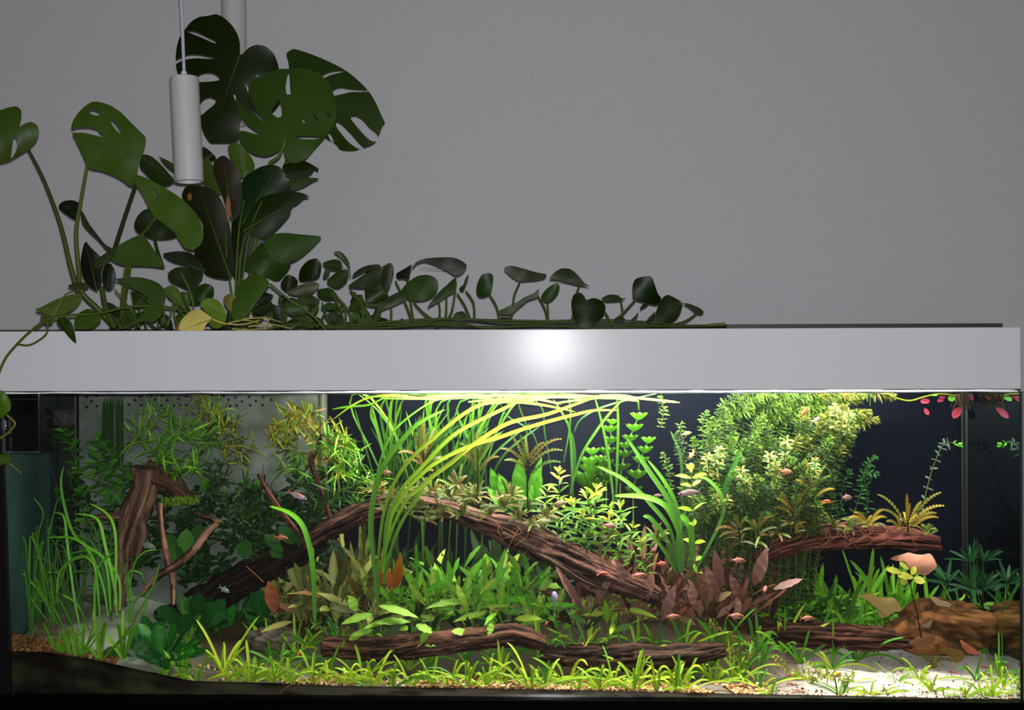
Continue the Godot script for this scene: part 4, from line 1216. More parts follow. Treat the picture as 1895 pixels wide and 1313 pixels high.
# ------------------------------------------------------------------ left side: filter, perforated panel, rosettes, long grass
func make_left_side() -> void:
	# perforated panel of the overflow
	var box_o := thing("overflow_box", "grey algae-stained overflow panel with rows of small round holes behind the needle ferns", "overflow", P(370, 900, -0.245))
	var a := P(146, 726, -0.245)
	var end := P(598, 1140, -0.245)
	var holes := []
	for h in [[880, 130], [980, 120], [930, 172], [885, 235], [985, 225], [1075, 215], [1240, 168], [1310, 210], [1370, 165], [1425, 130], [1435, 215], [1490, 175], [1540, 120], [1545, 220], [1575, 160], [1640, 120], [1640, 220], [1695, 165], [1765, 220]]:
		holes.append(Vector2(h[0] / 5.47, 710 + h[1] / 5.47))
	for h in [[10, 118], [55, 165], [122, 222], [170, 148], [185, 220], [250, 125], [250, 215], [305, 165], [375, 222], [435, 158], [510, 115], [575, 158], [625, 118], [675, 160], [690, 222], [745, 135], [758, 218], [812, 178], [883, 132], [895, 215], [952, 172], [1020, 215], [1028, 128], [1108, 160], [1165, 222], [925, 575]]:
		holes.append(Vector2(300 + h[0] / 5.47, 710 + h[1] / 5.47))
	var tree := CSGBox3D.new()
	tree.name = "perforated_panel"
	tree.size = Vector3(end.x - a.x, a.y - end.y, 0.005)
	var pm := M_plain(c(122, 130, 126), 0.6)
	pm.albedo_texture = noise_tex(0.012, 41, Color(0.62, 0.66, 0.56), Color(1, 1, 1))
	tri(pm, 2.2)
	tree.material = pm
	tree.position = (a + end) / 2 - Vector3(0, 0, 0.0025) - box_o.position
	box_o.add_child(tree, true)
	for h in holes:
		var cyl := CSGCylinder3D.new()
		cyl.name = "hole"
		cyl.operation = CSGShape3D.OPERATION_SUBTRACTION
		cyl.radius = 0.0028
		cyl.height = 0.02
		cyl.sides = 12
		cyl.rotation.x = PI / 2
		cyl.position = P(h.x, h.y, -0.2475) - tree.position - box_o.position
		cyl.material = M.black
		tree.add_child(cyl, true)
	begin()
	box(Vector3((a.x + end.x) / 2, (a.y + end.y) / 2, -0.262), Vector3(end.x - a.x - 0.012, a.y - end.y, 0.012), Color.WHITE)
	flush("dark_inside", box_o, M.black, false, true)
	begin()
	var r0 := P(596, 726, -0.256)
	box(Vector3(r0.x, (a.y + end.y) / 2, -0.260), Vector3(0.016, a.y - end.y, 0.034), Color.WHITE, 0.008)
	flush("rounded_corner", box_o, M_plain(c(84, 90, 72), 0.55), true, true)
	begin()
	var k0 := P(108, 726, -0.25)
	var k1 := P(146, 1100, -0.25)
	box(Vector3((k0.x + k1.x) / 2, (k0.y + k1.y) / 2, -0.255), Vector3(k1.x - k0.x, k0.y - k1.y, 0.03), Color.WHITE, 0.004)
	flush("corner_post", box_o, M_plain(c(14, 18, 17), 0.5), true, true)
	begin()
	var s0 := P(193, 735, -0.242)
	var s1 := P(226, 830, -0.242)
	for k in 7:
		var x := lerpf(s0.x, s1.x, k / 6.0)
		ribbon(bow(Vector3(x, s1.y - rf(0, 0.04), -0.243), Vector3(x + rf(-0.004, 0.004), (s0.y + s1.y) / 2, -0.241), Vector3(x, s0.y, -0.243), 6), Vector3(0, 0, 1), 0.0035, outline_of("strap", 6), 0.0, 0.3, c(34, 62, 24), c(40, 74, 28))
	var al := flush("algae_streak", box_o, M.fine, true, true)
	al.set_meta("kind", "stuff")
	# filter pump
	var f0 := P(-8, 722, -0.016)
	var f1 := P(74, 838, -0.016)
	var pump := thing("filter_pump", "glossy black filter box with white lettering hanging in the near corner", "filter", (f0 + f1) / 2 + Vector3(0, 0, -0.03))
	begin()
	box(Vector3.ZERO, Vector3(f1.x - f0.x, f0.y - f1.y, 0.06), Color.WHITE, 0.004)
	flush("housing", pump, M_plain(c(7, 7, 9), 0.14))
	begin()
	box(Vector3(0, (f0.y - f1.y) / 2 - 0.017, 0.0305), Vector3(f1.x - f0.x - 0.002, 0.0015, 0.002), Color.WHITE, 0.0005)
	box(Vector3(0.0, -(f0.y - f1.y) / 2 + 0.002, 0.028), Vector3(f1.x - f0.x - 0.004, 0.005, 0.008), Color.WHITE, 0.0018)
	flush("lid_seam", pump, M_plain(c(120, 125, 130), 0.12, 0.8))
	var tm := TextMesh.new()
	tm.text = "Tun"
	var sf := SystemFont.new()
	sf.font_names = PackedStringArray(["Droid Sans"])
	sf.font_weight = 700
	tm.font = sf
	tm.font_size = 32
	tm.pixel_size = 0.00033
	tm.depth = 0.0006
	tm.material = M_plain(c(215, 215, 220), 0.4)
	var lo := put("lettering", tm, pump)
	lo.position = P(8.5, 787, -0.0155) - pump.position
	lo.rotation.z = PI / 2
	var pipe := thing("outlet_pipe", "short dark grey outlet pipe sticking out beside the black filter box", "pipe", P(102, 772, -0.1))
	begin()
	var pa := P(74, 770, -0.11)
	var pb := P(130, 773, -0.1)
	lathe(pa, pb - pa, [[0.0, 0.9], [0.0, 1.0], [0.6, 1.0], [0.61, 1.06], [0.99, 1.06], [1.0, 1.02], [1.0, 0.88], [0.4, 0.85]], 0.0165, 28)
	flush("tube", pipe, M_plain(c(74, 68, 66), 0.35), true, true)
	begin()
	for w in [[66, 735, 80, 735, 90, 746, 95, 758, 106, 775, 112, 786], [66, 738, 76, 742, 86, 750, 92, 757], [66, 742, 74, 748, 82, 753]]:
		tube(catmull(path2(w, -0.06, -0.05), 12), R(0.0014, 0.0014), 6, Color.WHITE, Color.WHITE)
	flush("cable", pipe, M_plain(c(16, 16, 16), 0.5), true, true)
	var cb := thing("power_cable", "thin black cable hanging down the greenish side glass behind the pipe", "cable", P(95, 790, -0.2))
	begin()
	tube(catmull(path2([97, 786, 90, 815, 90, 840, 96, 870, 104, 895, 112, 920], -0.2, -0.22), 20), R(0.0017, 0.0017), 7, Color.WHITE, Color.WHITE)
	flush("wire", cb, M_plain(c(12, 26, 22), 0.5), true, true)
	# long grass of the near corner
	var g1 := [c(120, 196, 44), c(138, 212, 52), c(98, 172, 40)]
	var g2 := [c(80, 140, 44), c(96, 160, 48), c(56, 104, 38)]
	var groupg := "long arching grass plants beside the filter"
	var n1 := thing("long_grass", "tall arching bright grass plant with the highest blade, in front of the driftwood stump", "grass plant", G(192, 1175), groupg)
	for q in [[200, 1140, 190, 1080, 165, 1020, 135, 985, 118, 930, 113, 890, 118, 862], [216, 1140, 213, 1090, 195, 1010, 180, 960, 140, 950], [212, 1120, 215, 1050, 213, 985, 200, 952, 165, 930], [222, 1130, 220, 1070, 190, 1030, 160, 1018, 115, 1030], [186, 1160, 180, 1080, 172, 1040, 145, 1030, 110, 1060, 106, 1120], [150, 1170, 140, 1120, 130, 1050, 124, 1000, 118, 955, 98, 948], [205, 1130, 195, 1040, 160, 1010, 132, 995, 85, 994], [178, 1170, 175, 1100, 182, 1050, 200, 1030, 215, 1020]]:
		strap(n1, q, -0.07, -0.1 + rf(-0.04, 0.04), rf(5, 7), tone(g1[2], 0.1), tone(pick(g1), 0.1), "grass", Vector3(0.3, 0.5, 0.8))
	var n2 := thing("long_grass", "arching grass plant bending over the pale sand beside the near glass corner", "grass plant", G(95, 1165), groupg)
	for q in [[95, 1150, 85, 1100, 68, 1010, 40, 985, 18, 990], [98, 1155, 90, 1090, 70, 1005, 80, 950, 62, 920], [105, 1150, 70, 1090, 42, 1060, 20, 1010, 8, 990], [100, 1160, 98, 1100, 92, 1070, 95, 1085], [92, 1150, 95, 1080, 90, 1000, 100, 950, 106, 925], [88, 1150, 60, 1110, 50, 1105, 33, 1105], [125, 1175, 100, 1125, 85, 1112, 50, 1115], [140, 1170, 110, 1110, 92, 1105, 85, 1104], [165, 1165, 145, 1120, 120, 1102, 115, 1102], [35, 1150, 22, 1130, 18, 1110, 40, 1095], [110, 1160, 60, 1060, 40, 1015, 10, 1000], [90, 1160, 112, 1080, 130, 1040, 180, 1025]]:
		strap(n2, q, -0.05, -0.09 + rf(-0.04, 0.04), rf(4, 6), tone(g2[0], 0.1), tone(pick(g1 if rng.randf() < 0.6 else g2), 0.15), "grass", Vector3(-0.2, 0.5, 0.8))
	var n3 := thing("long_grass", "loose dark grass plant at the foot of the driftwood stump", "grass plant", G(240, 1160), groupg)
	for q in [[238, 1150, 240, 1090, 250, 1040, 270, 1020, 292, 1017], [242, 1150, 270, 1110, 285, 1080, 296, 1040], [240, 1150, 236, 1090, 232, 1060, 230, 1040], [236, 1150, 250, 1110, 270, 1095, 282, 1087], [240, 1155, 245, 1110, 238, 1060, 260, 1060, 268, 1080], [262, 1140, 270, 1120, 273, 1105, 272, 1095]]:
		strap(n3, q, -0.09, -0.11, rf(4, 6.5), tone(g2[1], 0.1), tone(pick(g2), 0.1))
	for k in 9:
		var s := [40, 1165, 70, 1150, 110, 1140, 150, 1135, 180, 1140, 205, 1150, 28, 1180, 130, 1160, 60, 1185]
		var t := thing("long_grass", "thin upright dark green grass plant, %s from the filter among the far corner's thin grass" % ordinal(k + 1), "grass plant", G(s[2 * k], s[2 * k + 1]), "thin grass in the far corner")
		for j in 7:
			var x: float = s[2 * k]
			var y: float = s[2 * k + 1]
			var h := rf(90, 220)
			var lean := rf(-45, 45)
			strap(t, [x + rf(-4, 4), y, x + lean * 0.3, y - h * 0.45, x + lean * 0.8, y - h * 0.85, x + lean * 1.8, y - h * rf(0.75, 1.0)], t.position.z, clampf(t.position.z + rf(-0.05, 0.05), -0.25, -0.02), rf(2.2, 4), tone(g2[2], 0.15), tone(pick(g2), 0.2))
	# broad dark rosettes at the front
	var dk := [c(34, 98, 26), c(28, 84, 26), c(44, 116, 30), c(30, 92, 34)]
	for s in [[305, 1242, 66, 16, "broad dark green rosette of rounded leaves standing nearest the front glass"], [270, 1215, 52, 10, "dark rounded rosette beside the pale sand patch, touching the nearest rosette"], [365, 1185, 78, 13, "dark green rosette of round leaves rising behind the nearest rosette"], [440, 1150, 84, 14, "mid green rosette with upright spoon leaves in front of the leaning log"], [400, 1175, 62, 9, "low dark rosette squeezed between the spoon-leaved rosettes"], [490, 1165, 66, 8, "shadowed rosette with pointed leaves beside the flat grey stone"]]:
		var t := thing("sword_plant", s[4], "rosette plant", G(s[0], s[1]), "dark green sword plant rosettes")
		rosette(t, t.position, s[3] + 6, s[2] / 1000.0 * 1.4, 0.0165, "spoon", dk, 12, 85, 0.0, 0.35, 0.08, 9, 0.02)
	# leafy stems in front of the panel's dark corner
	var gl := [c(58, 120, 30), c(46, 100, 30), c(74, 140, 36)]
	var gd := [c(30, 64, 26), c(24, 54, 24), c(36, 76, 30)]
	var k := 0
	for s in [[165, 1040, 150, 900, 128, 820, 118, 793], [190, 1050, 185, 900, 178, 850, 185, 805], [205, 1040, 210, 900, 205, 860, 200, 820], [228, 1040, 222, 940, 228, 890, 238, 862], [150, 1060, 140, 950, 130, 900, 140, 870], [180, 1060, 170, 980, 160, 930, 150, 905], [215, 1060, 205, 990, 212, 950, 200, 915], [120, 1060, 110, 980, 100, 930, 95, 910]]:
		k += 1
		var t := thing("leafy_stem", "green leafy stem plant, %s from the black corner post in the shaded left clump" % ordinal(k), "stem plant", P(s[0], s[1], -0.2), "leafy stems in the shaded corner")
		stemmed(t, path2(s, -0.2, -0.17), 0.013, 3, 0.026, 0.0042, "lance", gd if k > 4 else gl, gl, 0.3, true)
	k = 0
	for s in [[395, 1000, 400, 940, 395, 905, 385, 893], [420, 1000, 425, 940, 420, 915], [445, 1000, 450, 930, 455, 890], [470, 1000, 475, 940, 480, 895], [345, 1040, 350, 990, 340, 960], [430, 1060, 425, 1010, 440, 975], [370, 1080, 375, 1030, 365, 1000], [500, 1010, 495, 960, 505, 920], [520, 1000, 525, 950, 530, 925], [350, 1000, 355, 950, 345, 925], [460, 1060, 470, 1020, 480, 990], [400, 1100, 410, 1060, 400, 1030], [356, 1075, 348, 1011, 347, 946], [544, 1060, 550, 990, 540, 920], [545, 1001, 541, 941, 546, 881], [354, 1024, 359, 964, 364, 904], [478, 1050, 470, 980, 465, 909], [560, 1019, 560, 956, 571, 893], [242, 1085, 235, 1051, 247, 1017], [537, 1005, 549, 956, 537, 907], [372, 1060, 383, 992, 383, 924], [600, 1100, 600, 1043, 611, 986], [530, 1056, 529, 1018, 520, 979], [253, 1017, 247, 956, 243, 894], [579, 1055, 576, 985, 577, 915], [494, 1049, 493, 983, 498, 916], [534, 1052, 529, 985, 527, 918], [584, 1003, 591, 956, 600, 908], [591, 1020, 589, 946, 594, 871], [527, 1072, 537, 1036, 545, 999], [343, 1081, 339, 1015, 336, 948], [298, 1008, 306, 948, 309, 887], [280, 1044, 281, 1010, 273, 976], [245, 1037, 257, 980, 258, 923], [295, 1005, 302, 937, 314, 868], [258, 1048, 256, 981, 261, 913], [377, 1064, 366, 1019, 363, 974], [238, 1009, 245, 973, 250, 936]]:
		k += 1
		var t := thing("leafy_stem", "small-leaved dark stem plant, %s in the thicket between stump and slanting twig" % ordinal(k), "stem plant", P(s[0], s[1], -0.19), "small-leaved stems behind the curved branch")
		stemmed(t, path2(s, -0.19, -0.16), 0.012, 3, 0.025, 0.0052, "oval", gd, gl if k < 5 else gd, 0.3, true)
	var an := [c(46, 104, 34), c(38, 90, 32), c(70, 132, 44)]
	var v1 := thing("oval_leaf_plant", "plant with broad oval leaves behind the thin branch of the stump", "rosette plant", P(340, 1060, -0.15))
	for q in [[330, 1050, 318, 1000, -12], [340, 1050, 345, 980, 10], [335, 1060, 330, 1010, 0], [360, 1040, 370, 970, 6], [325, 1040, 310, 990, -8]]:
		var b := P(q[0], q[1], -0.15)
		leaf(v1, "leaf", b, (P(q[2], q[3], -0.14) - b).normalized(), b.distance_to(P(q[2], q[3], -0.14)) * 1.1, 0.016, "spoon", 0.05, pick(an), pick(an))
	var v2 := thing("oval_leaf_plant", "plant with pointed oval leaves behind the orange fish at the leaning log", "rosette plant", P(520, 1050, -0.15))
	for q in [[540, 1040, 492, 990], [530, 1040, 505, 1010], [550, 1030, 545, 985], [560, 1020, 520, 975], [470, 1040, 450, 1000], [480, 1030, 440, 1010]]:
		var b := P(q[0], q[1], -0.15)
		leaf(v2, "leaf", b, (P(q[2], q[3], -0.13) - b).normalized(), b.distance_to(P(q[2], q[3], -0.13)) * 1.1, 0.0145, "spoon", 0.05, pick(an), pick(an))

# ------------------------------------------------------------------ needle ferns on the wood
func make_ferns() -> void:
	var gr := [c(106, 172, 36), c(90, 154, 34), c(130, 186, 46), c(74, 130, 32)]
	var ye := [c(150, 162, 40), c(128, 150, 36), c(168, 150, 50), c(104, 132, 34), c(116, 92, 34)]
	var da := [c(44, 84, 24), c(36, 70, 22), c(60, 100, 30)]
	var k := 0
	for s in [[262, 802, 46, 24, gr, "bright needle fern farthest out over the driftwood stump"], [305, 842, 52, 34, gr, "thick bright green needle fern just above the driftwood stump"], [340, 800, 54, 30, gr, "bright green needle fern above the stump's top, under the holes"], [392, 770, 50, 34, ye + gr, "tall yellowish needle fern reaching the row of holes"], [395, 815, 50, 30, da + gr, "dark needle fern below the tall yellowish fern"], [432, 842, 44, 22, da + ye, "small olive needle fern at the edge of the bare panel"], [362, 862, 44, 22, gr, "bright needle fern hanging low beside the stump's broken arm"],
		[545, 778, 48, 36, ye, "yellow brown needle fern on the bare panel beside the corner"], [530, 825, 44, 26, ye + da, "olive needle fern with an orange tip above the slanting twig"], [585, 800, 46, 26, ye, "upright yellow needle fern round the top of the dark twig"], [622, 815, 50, 30, ye + gr, "yellow green needle fern spreading in front of the navy glass"], [625, 862, 54, 34, gr + ye, "dense green needle fern under the yellow one by the dark twig"], [660, 880, 46, 26, gr + da, "green needle fern nearest the long val blades"], [560, 880, 46, 22, da + gr, "dark needle fern behind the silver fish"], [620, 915, 48, 26, da, "shadowed needle fern hanging just over the arching log"], [655, 925, 40, 18, da + gr, "small needle fern lying on the arching log's shoulder"], [470, 905, 44, 20, da, "dark needle fern behind the slanting twig's tip"], [500, 945, 48, 22, da, "dark shadowed needle fern behind the long bright blade"], [440, 960, 46, 20, da, "nearly black needle fern beyond the curved branch"],
		[372, 742, 34, 16, gr + ye, "needle fern tip standing among the holes, left of the tall yellowish fern"], [418, 790, 40, 24, ye + da, "tangled olive needle fern right of the tall yellowish fern"], [290, 770, 40, 16, gr, "sparse bright needle fern just under the holes beside the algae streak"], [330, 868, 40, 22, gr + da, "needle fern shading the stump's top"], [405, 880, 42, 22, da, "dark needle fern hanging behind the moss tufts"], [450, 820, 36, 14, da + ye, "thin arching needle fern on the bare panel's middle"],
		[520, 795, 40, 22, ye, "orange brown needle fern closest to the single low hole"], [572, 768, 40, 18, ye, "upright yellow needle fern just under the waterline at the panel's corner"], [600, 840, 46, 26, ye + gr, "needle fern tangled round the dark twig's middle"], [650, 838, 44, 22, gr, "fine green needle fern reaching out over the navy glass"], [590, 930, 44, 24, da, "dark needle fern at the foot of the dark twig"], [690, 900, 36, 16, gr + ye, "small needle fern behind the broadest tape grass blade"], [545, 850, 44, 22, gr + da, "bright narrow needle fern above the silver fish"], [280, 880, 34, 14, da, "dark needle fern on the far side of the stump"]]:
		k += 1
		var b := P(s[0], s[1], -0.17 + 0.012 * (k % 4))
		var t := thing("needle_fern", s[5], "fern", b, "needle leaved ferns on the driftwood")
		s[3] = int(s[3] * 1.9)
		for j in s[3]:
			var d := spread(j, s[3], -45, 85, 0.7)
			var col: Color = tone(pick(s[4]), 0.22)
			var root := b + Vector3(rf(-0.02, 0.02), rf(-0.02, 0.016), rf(-0.02, 0.03))
			leaf(t, "frond", root, d, s[2] / 1000.0 * rf(0.5, 1.05), rf(0.0014, 0.0026), "lance", rf(-0.25, 0.5), col * 0.8, tone(col, 0.15), 0.25, 0.12, 7, 1.15, 1.2)
	for s in [[320, 930, 30, "mossy green tuft on the stump's low arm"], [345, 928, 26, "second mossy tuft, nearer the curved branch, on the stump's low arm"]]:
		var b := P(s[0], s[1], -0.14)
		var t := thing("moss_tuft", s[3], "moss", b)
		begin()
		for j in 150:
			leaf_into(b + Vector3(sin(j * 2.4), 0.32 * cos(j * 2.4), 0.4 * sin(j * 1.7)) * 0.027 * sqrt(rf(0, 1)), spread(j, 150, 10, 90), rf(0.006, 0.013), 0.0009, "grass", 0.2, c(92, 128, 30), c(120, 150, 40), 0.1, 0.0, 2)
		flush("moss_growth", t, M.fine, true, true).set_meta("kind", "stuff")

# ------------------------------------------------------------------ the long grass in the middle
func make_long_grass() -> void:
	var g := [c(82, 142, 24), c(100, 160, 28), c(66, 122, 26)]
	var y := [c(172, 184, 34), c(150, 176, 34), c(186, 184, 44)]
	var dk := [c(42, 86, 28), c(34, 72, 26), c(54, 100, 30)]
	var v1 := thing("tape_grass", "tape grass with the broadest bright blade, rooted nearest the dead amber leaves", "grass plant", G(696, 1095), "tall tape grass streaming under the waterline")
	strap(v1, [700, 1120, 693, 1050, 686, 970, 695, 902, 708, 865, 739, 820, 775, 783, 825, 757], -0.05, -0.06, 13, g[2], g[0])
	strap(v1, [702, 1100, 700, 1040, 710, 950, 732, 889, 764, 845, 801, 812, 852, 770, 892, 748, 930, 743, 955, 743, 1010, 750, 1066, 762], -0.06, -0.05, 9.5, g[2], y[0])
	strap(v1, [690, 1000, 692, 930, 700, 870, 712, 830, 735, 790, 790, 748, 830, 733], -0.07, -0.09, 5, g[2], g[1])
	var v2 := thing("tape_grass", "tape grass with yellow blades bowing far over the dark water", "grass plant", G(722, 1090), "tall tape grass streaming under the waterline")
	strap(v2, [712, 1080, 712, 1000, 720, 950, 746, 902, 783, 862, 819, 823, 856, 794, 930, 757, 955, 745, 988, 732], -0.06, -0.07, 10, g[2], y[1])
	strap(v2, [708, 1060, 718, 990, 728, 948, 755, 904, 783, 875, 810, 854, 865, 827, 930, 807, 955, 798, 1010, 781, 1064, 767, 1101, 759, 1146, 759], -0.05, -0.05, 10, g[1], y[0])
	strap(v2, [705, 1050, 725, 980, 752, 925, 774, 905, 800, 882, 838, 854, 858, 836, 900, 806, 946, 781, 1010, 767, 1064, 748, 1122, 727], -0.045, -0.05, 11, g[0], y[2])
	strap(v2, [715, 1040, 740, 970, 768, 930, 790, 890, 830, 860, 866, 830, 930, 800], -0.06, -0.055, 7, g[0], y[1])
	strap(v2, [712, 1060, 730, 1000, 752, 952, 770, 920, 778, 905], -0.055, -0.06, 5, g[2], g[1])
	var v3 := thing("tape_grass", "loose tape grass whose blades drift back over the bare navy glass", "grass plant", P(700, 1000, -0.2), "tall tape grass streaming under the waterline")
	strap(v3, [720, 880, 700, 800, 688, 770, 690, 745], -0.18, -0.16, 8, dk[2], g[1])
	strap(v3, [712, 735, 682, 749, 646, 752, 614, 757], -0.15, -0.15, 6, g[1], g[0])
	strap(v3, [740, 728, 690, 734, 655, 748, 616, 776], -0.14, -0.14, 5, y[1], y[1])
	strap(v3, [780, 900, 740, 820, 700, 760, 662, 728], -0.2, -0.18, 4, dk[0], g[0])
	strap(v3, [760, 900, 730, 800, 690, 740, 670, 730], -0.19, -0.17, 5, dk[0], y[1])
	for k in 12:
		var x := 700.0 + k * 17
		var t := thing("tape_grass", "upright green tape grass, bases darkened for shade, %s in the curtain behind the bowing blades" % ordinal(k + 1), "grass plant", P(x, 1020, -0.21), "curtain of tape grass at the back glass")
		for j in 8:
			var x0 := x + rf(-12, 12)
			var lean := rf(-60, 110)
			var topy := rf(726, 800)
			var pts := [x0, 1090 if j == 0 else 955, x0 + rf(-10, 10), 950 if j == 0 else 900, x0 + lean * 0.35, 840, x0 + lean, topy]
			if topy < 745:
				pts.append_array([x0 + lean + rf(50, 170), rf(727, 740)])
			strap(t, pts, -0.25, -0.22 + rf(-0.03, 0.06), rf(4, 7), tone(c(26, 44, 18), 0.3), tone(pick(g if topy < 760 else dk), 0.15))  # blade bases coloured dark, painting in the shade under the arching log
	for k in 10:
		var t := thing("drifting_grass", "grass blade floating just under the waterline, %s from the navy gap beside the needle fern" % ordinal(k + 1), "grass blade", P(700 + k * 27, 735, -0.1), "grass blades lying at the surface")
		var x := 680.0 + k * 38 + rf(-14, 14)
		var zz := rf(-0.2, -0.04)
		strap(t, [x, rf(733, 750), x + 60, rf(731, 742), x + 120, rf(729, 738), x + rf(150, 230), rf(730, 748)], zz, zz + rf(-0.03, 0.03), rf(4, 7), tone(pick(g), 0.1), tone(pick(g + y), 0.1), "strap")
	var r := thing("tape_grass", "slim tape grass with straight blades crossing in front of the fan-leaved stems", "grass plant", P(1060, 960, -0.14), "tall tape grass streaming under the waterline")
	strap(r, [1055, 915, 1074, 847, 1101, 801, 1128, 765, 1158, 733], -0.12, -0.11, 6.5, dk[2], g[0])
	strap(r, [1140, 930, 1142, 860, 1144, 783, 1141, 727], -0.13, -0.12, 6, dk[2], g[1])
	strap(r, [1136, 940, 1134, 911, 1125, 838, 1114, 783, 1100, 732], -0.12, -0.13, 6, dk[2], g[0])
	strap(r, [1060, 920, 1059, 875, 1055, 801, 1046, 774, 1024, 738], -0.2, -0.18, 6, dk[0], g[0])
	strap(r, [1043, 855, 1053, 800, 1056, 761, 1052, 735], -0.19, -0.18, 4, dk[0], g[0])
	strap(r, [1056, 910, 1063, 850, 1058, 800], -0.22, -0.22, 10, dk[1], dk[0])
	strap(r, [960, 880, 975, 800, 962, 755, 958, 735], -0.22, -0.2, 4, dk[1], dk[2])
	strap(r, [1020, 870, 1008, 800, 1005, 760, 990, 740], -0.22, -0.2, 4, dk[1], dk[2])
	strap(r, [1000, 850, 985, 800, 940, 770, 925, 745], -0.22, -0.2, 4, dk[1], dk[0])
	strap(r, [1090, 733, 1130, 731, 1165, 733, 1180, 742, 1182, 760], -0.15, -0.15, 6, g[2], dk[2])
	strap(r, [1215, 728, 1160, 740, 1110, 755, 1075, 775, 1062, 800], -0.18, -0.18, 5, dk[2], dk[1])
	# the big strap-leaved plant beside the fans
	var s := thing("strap_leaf_plant", "strong strap-leaved green plant standing right of the yellow-leaved stems", "rosette plant", G(1262, 1070))
	strap(s, [1262, 1060, 1255, 980, 1240, 930, 1200, 870, 1160, 810], -0.1, -0.11, 13, dk[2], c(70, 124, 28))
	strap(s, [1255, 1050, 1240, 980, 1202, 930, 1183, 910, 1147, 882, 1104, 862], -0.1, -0.1, 11, dk[2], c(84, 136, 30))
	strap(s, [1262, 1040, 1258, 990, 1235, 940, 1205, 922, 1174, 917, 1137, 917], -0.085, -0.07, 14, g[2], c(104, 176, 40))
	strap(s, [1265, 1050, 1262, 990, 1250, 930, 1227, 887, 1198, 850], -0.11, -0.12, 10, dk[2], g[0])
	strap(s, [1278, 1050, 1280, 1000, 1274, 970, 1260, 952], -0.08, -0.075, 14, dk[2], c(100, 180, 30), "strap")
	strap(s, [1258, 1060, 1256, 1000, 1260, 950], -0.085, -0.09, 12, dk[2], c(84, 136, 30))
	strap(s, [1290, 1050, 1335, 960, 1335, 917, 1310, 887, 1284, 880], -0.1, -0.1, 9, dk[2], c(110, 180, 40))
	strap(s, [1330, 1020, 1337, 930, 1355, 871, 1374, 828], -0.13, -0.13, 17, dk[0], c(40, 108, 26), "lance")
	strap(s, [1262, 1000, 1262, 890, 1258, 838, 1240, 796], -0.17, -0.17, 7, dk[0], dk[2])
	strap(s, [1250, 1050, 1235, 1000, 1205, 960, 1190, 955], -0.09, -0.08, 12, dk[2], c(70, 124, 28))
	strap(s, [1252, 1060, 1230, 1020, 1205, 990, 1188, 995], -0.08, -0.07, 9, dk[2], c(84, 136, 30))
	strap(s, [1320, 1000, 1318, 900, 1345, 850, 1370, 800], -0.2, -0.2, 8, dk[1], dk[2])
	var lb := thing("long_blade", "single long bright green blade bending over beside the slanting twig", "grass plant", G(582, 1155))
	strap(lb, [583, 1150, 581, 1090, 580, 1060, 574, 1015, 560, 972, 535, 948, 498, 936], -0.05, -0.05, 12, c(76, 150, 34), c(120, 204, 24))
	strap(lb, [580, 1060, 578, 1030, 579, 1012], -0.045, -0.045, 9, c(96, 180, 30), c(110, 196, 24))
	# broad wavy sword plant in the middle
	var sw := thing("sword_plant", "light green sword plant with broad wavy leaves behind the arching log", "rosette plant", P(965, 945, -0.17))
	for q in [[960, 940, 962, 850, 15], [950, 945, 925, 880, 14], [975, 945, 1000, 852, 12], [955, 940, 945, 895, 17], [985, 945, 1000, 880, 14], [930, 940, 910, 870, 12], [970, 940, 985, 900, 16], [940, 945, 905, 905, 12]]:
		var b := P(q[0], q[1], -0.17)
		var e := P(q[2], q[3], -0.15)
		leaf(sw, "leaf", b, (e - b).normalized(), b.distance_to(e) * 1.1, q[4] / 1000.0, "lance", 0.02, c(76, 140, 34), tone(c(92, 160, 42), 0.15), 0.1, 0.15, 10, 1.2, 0.3)

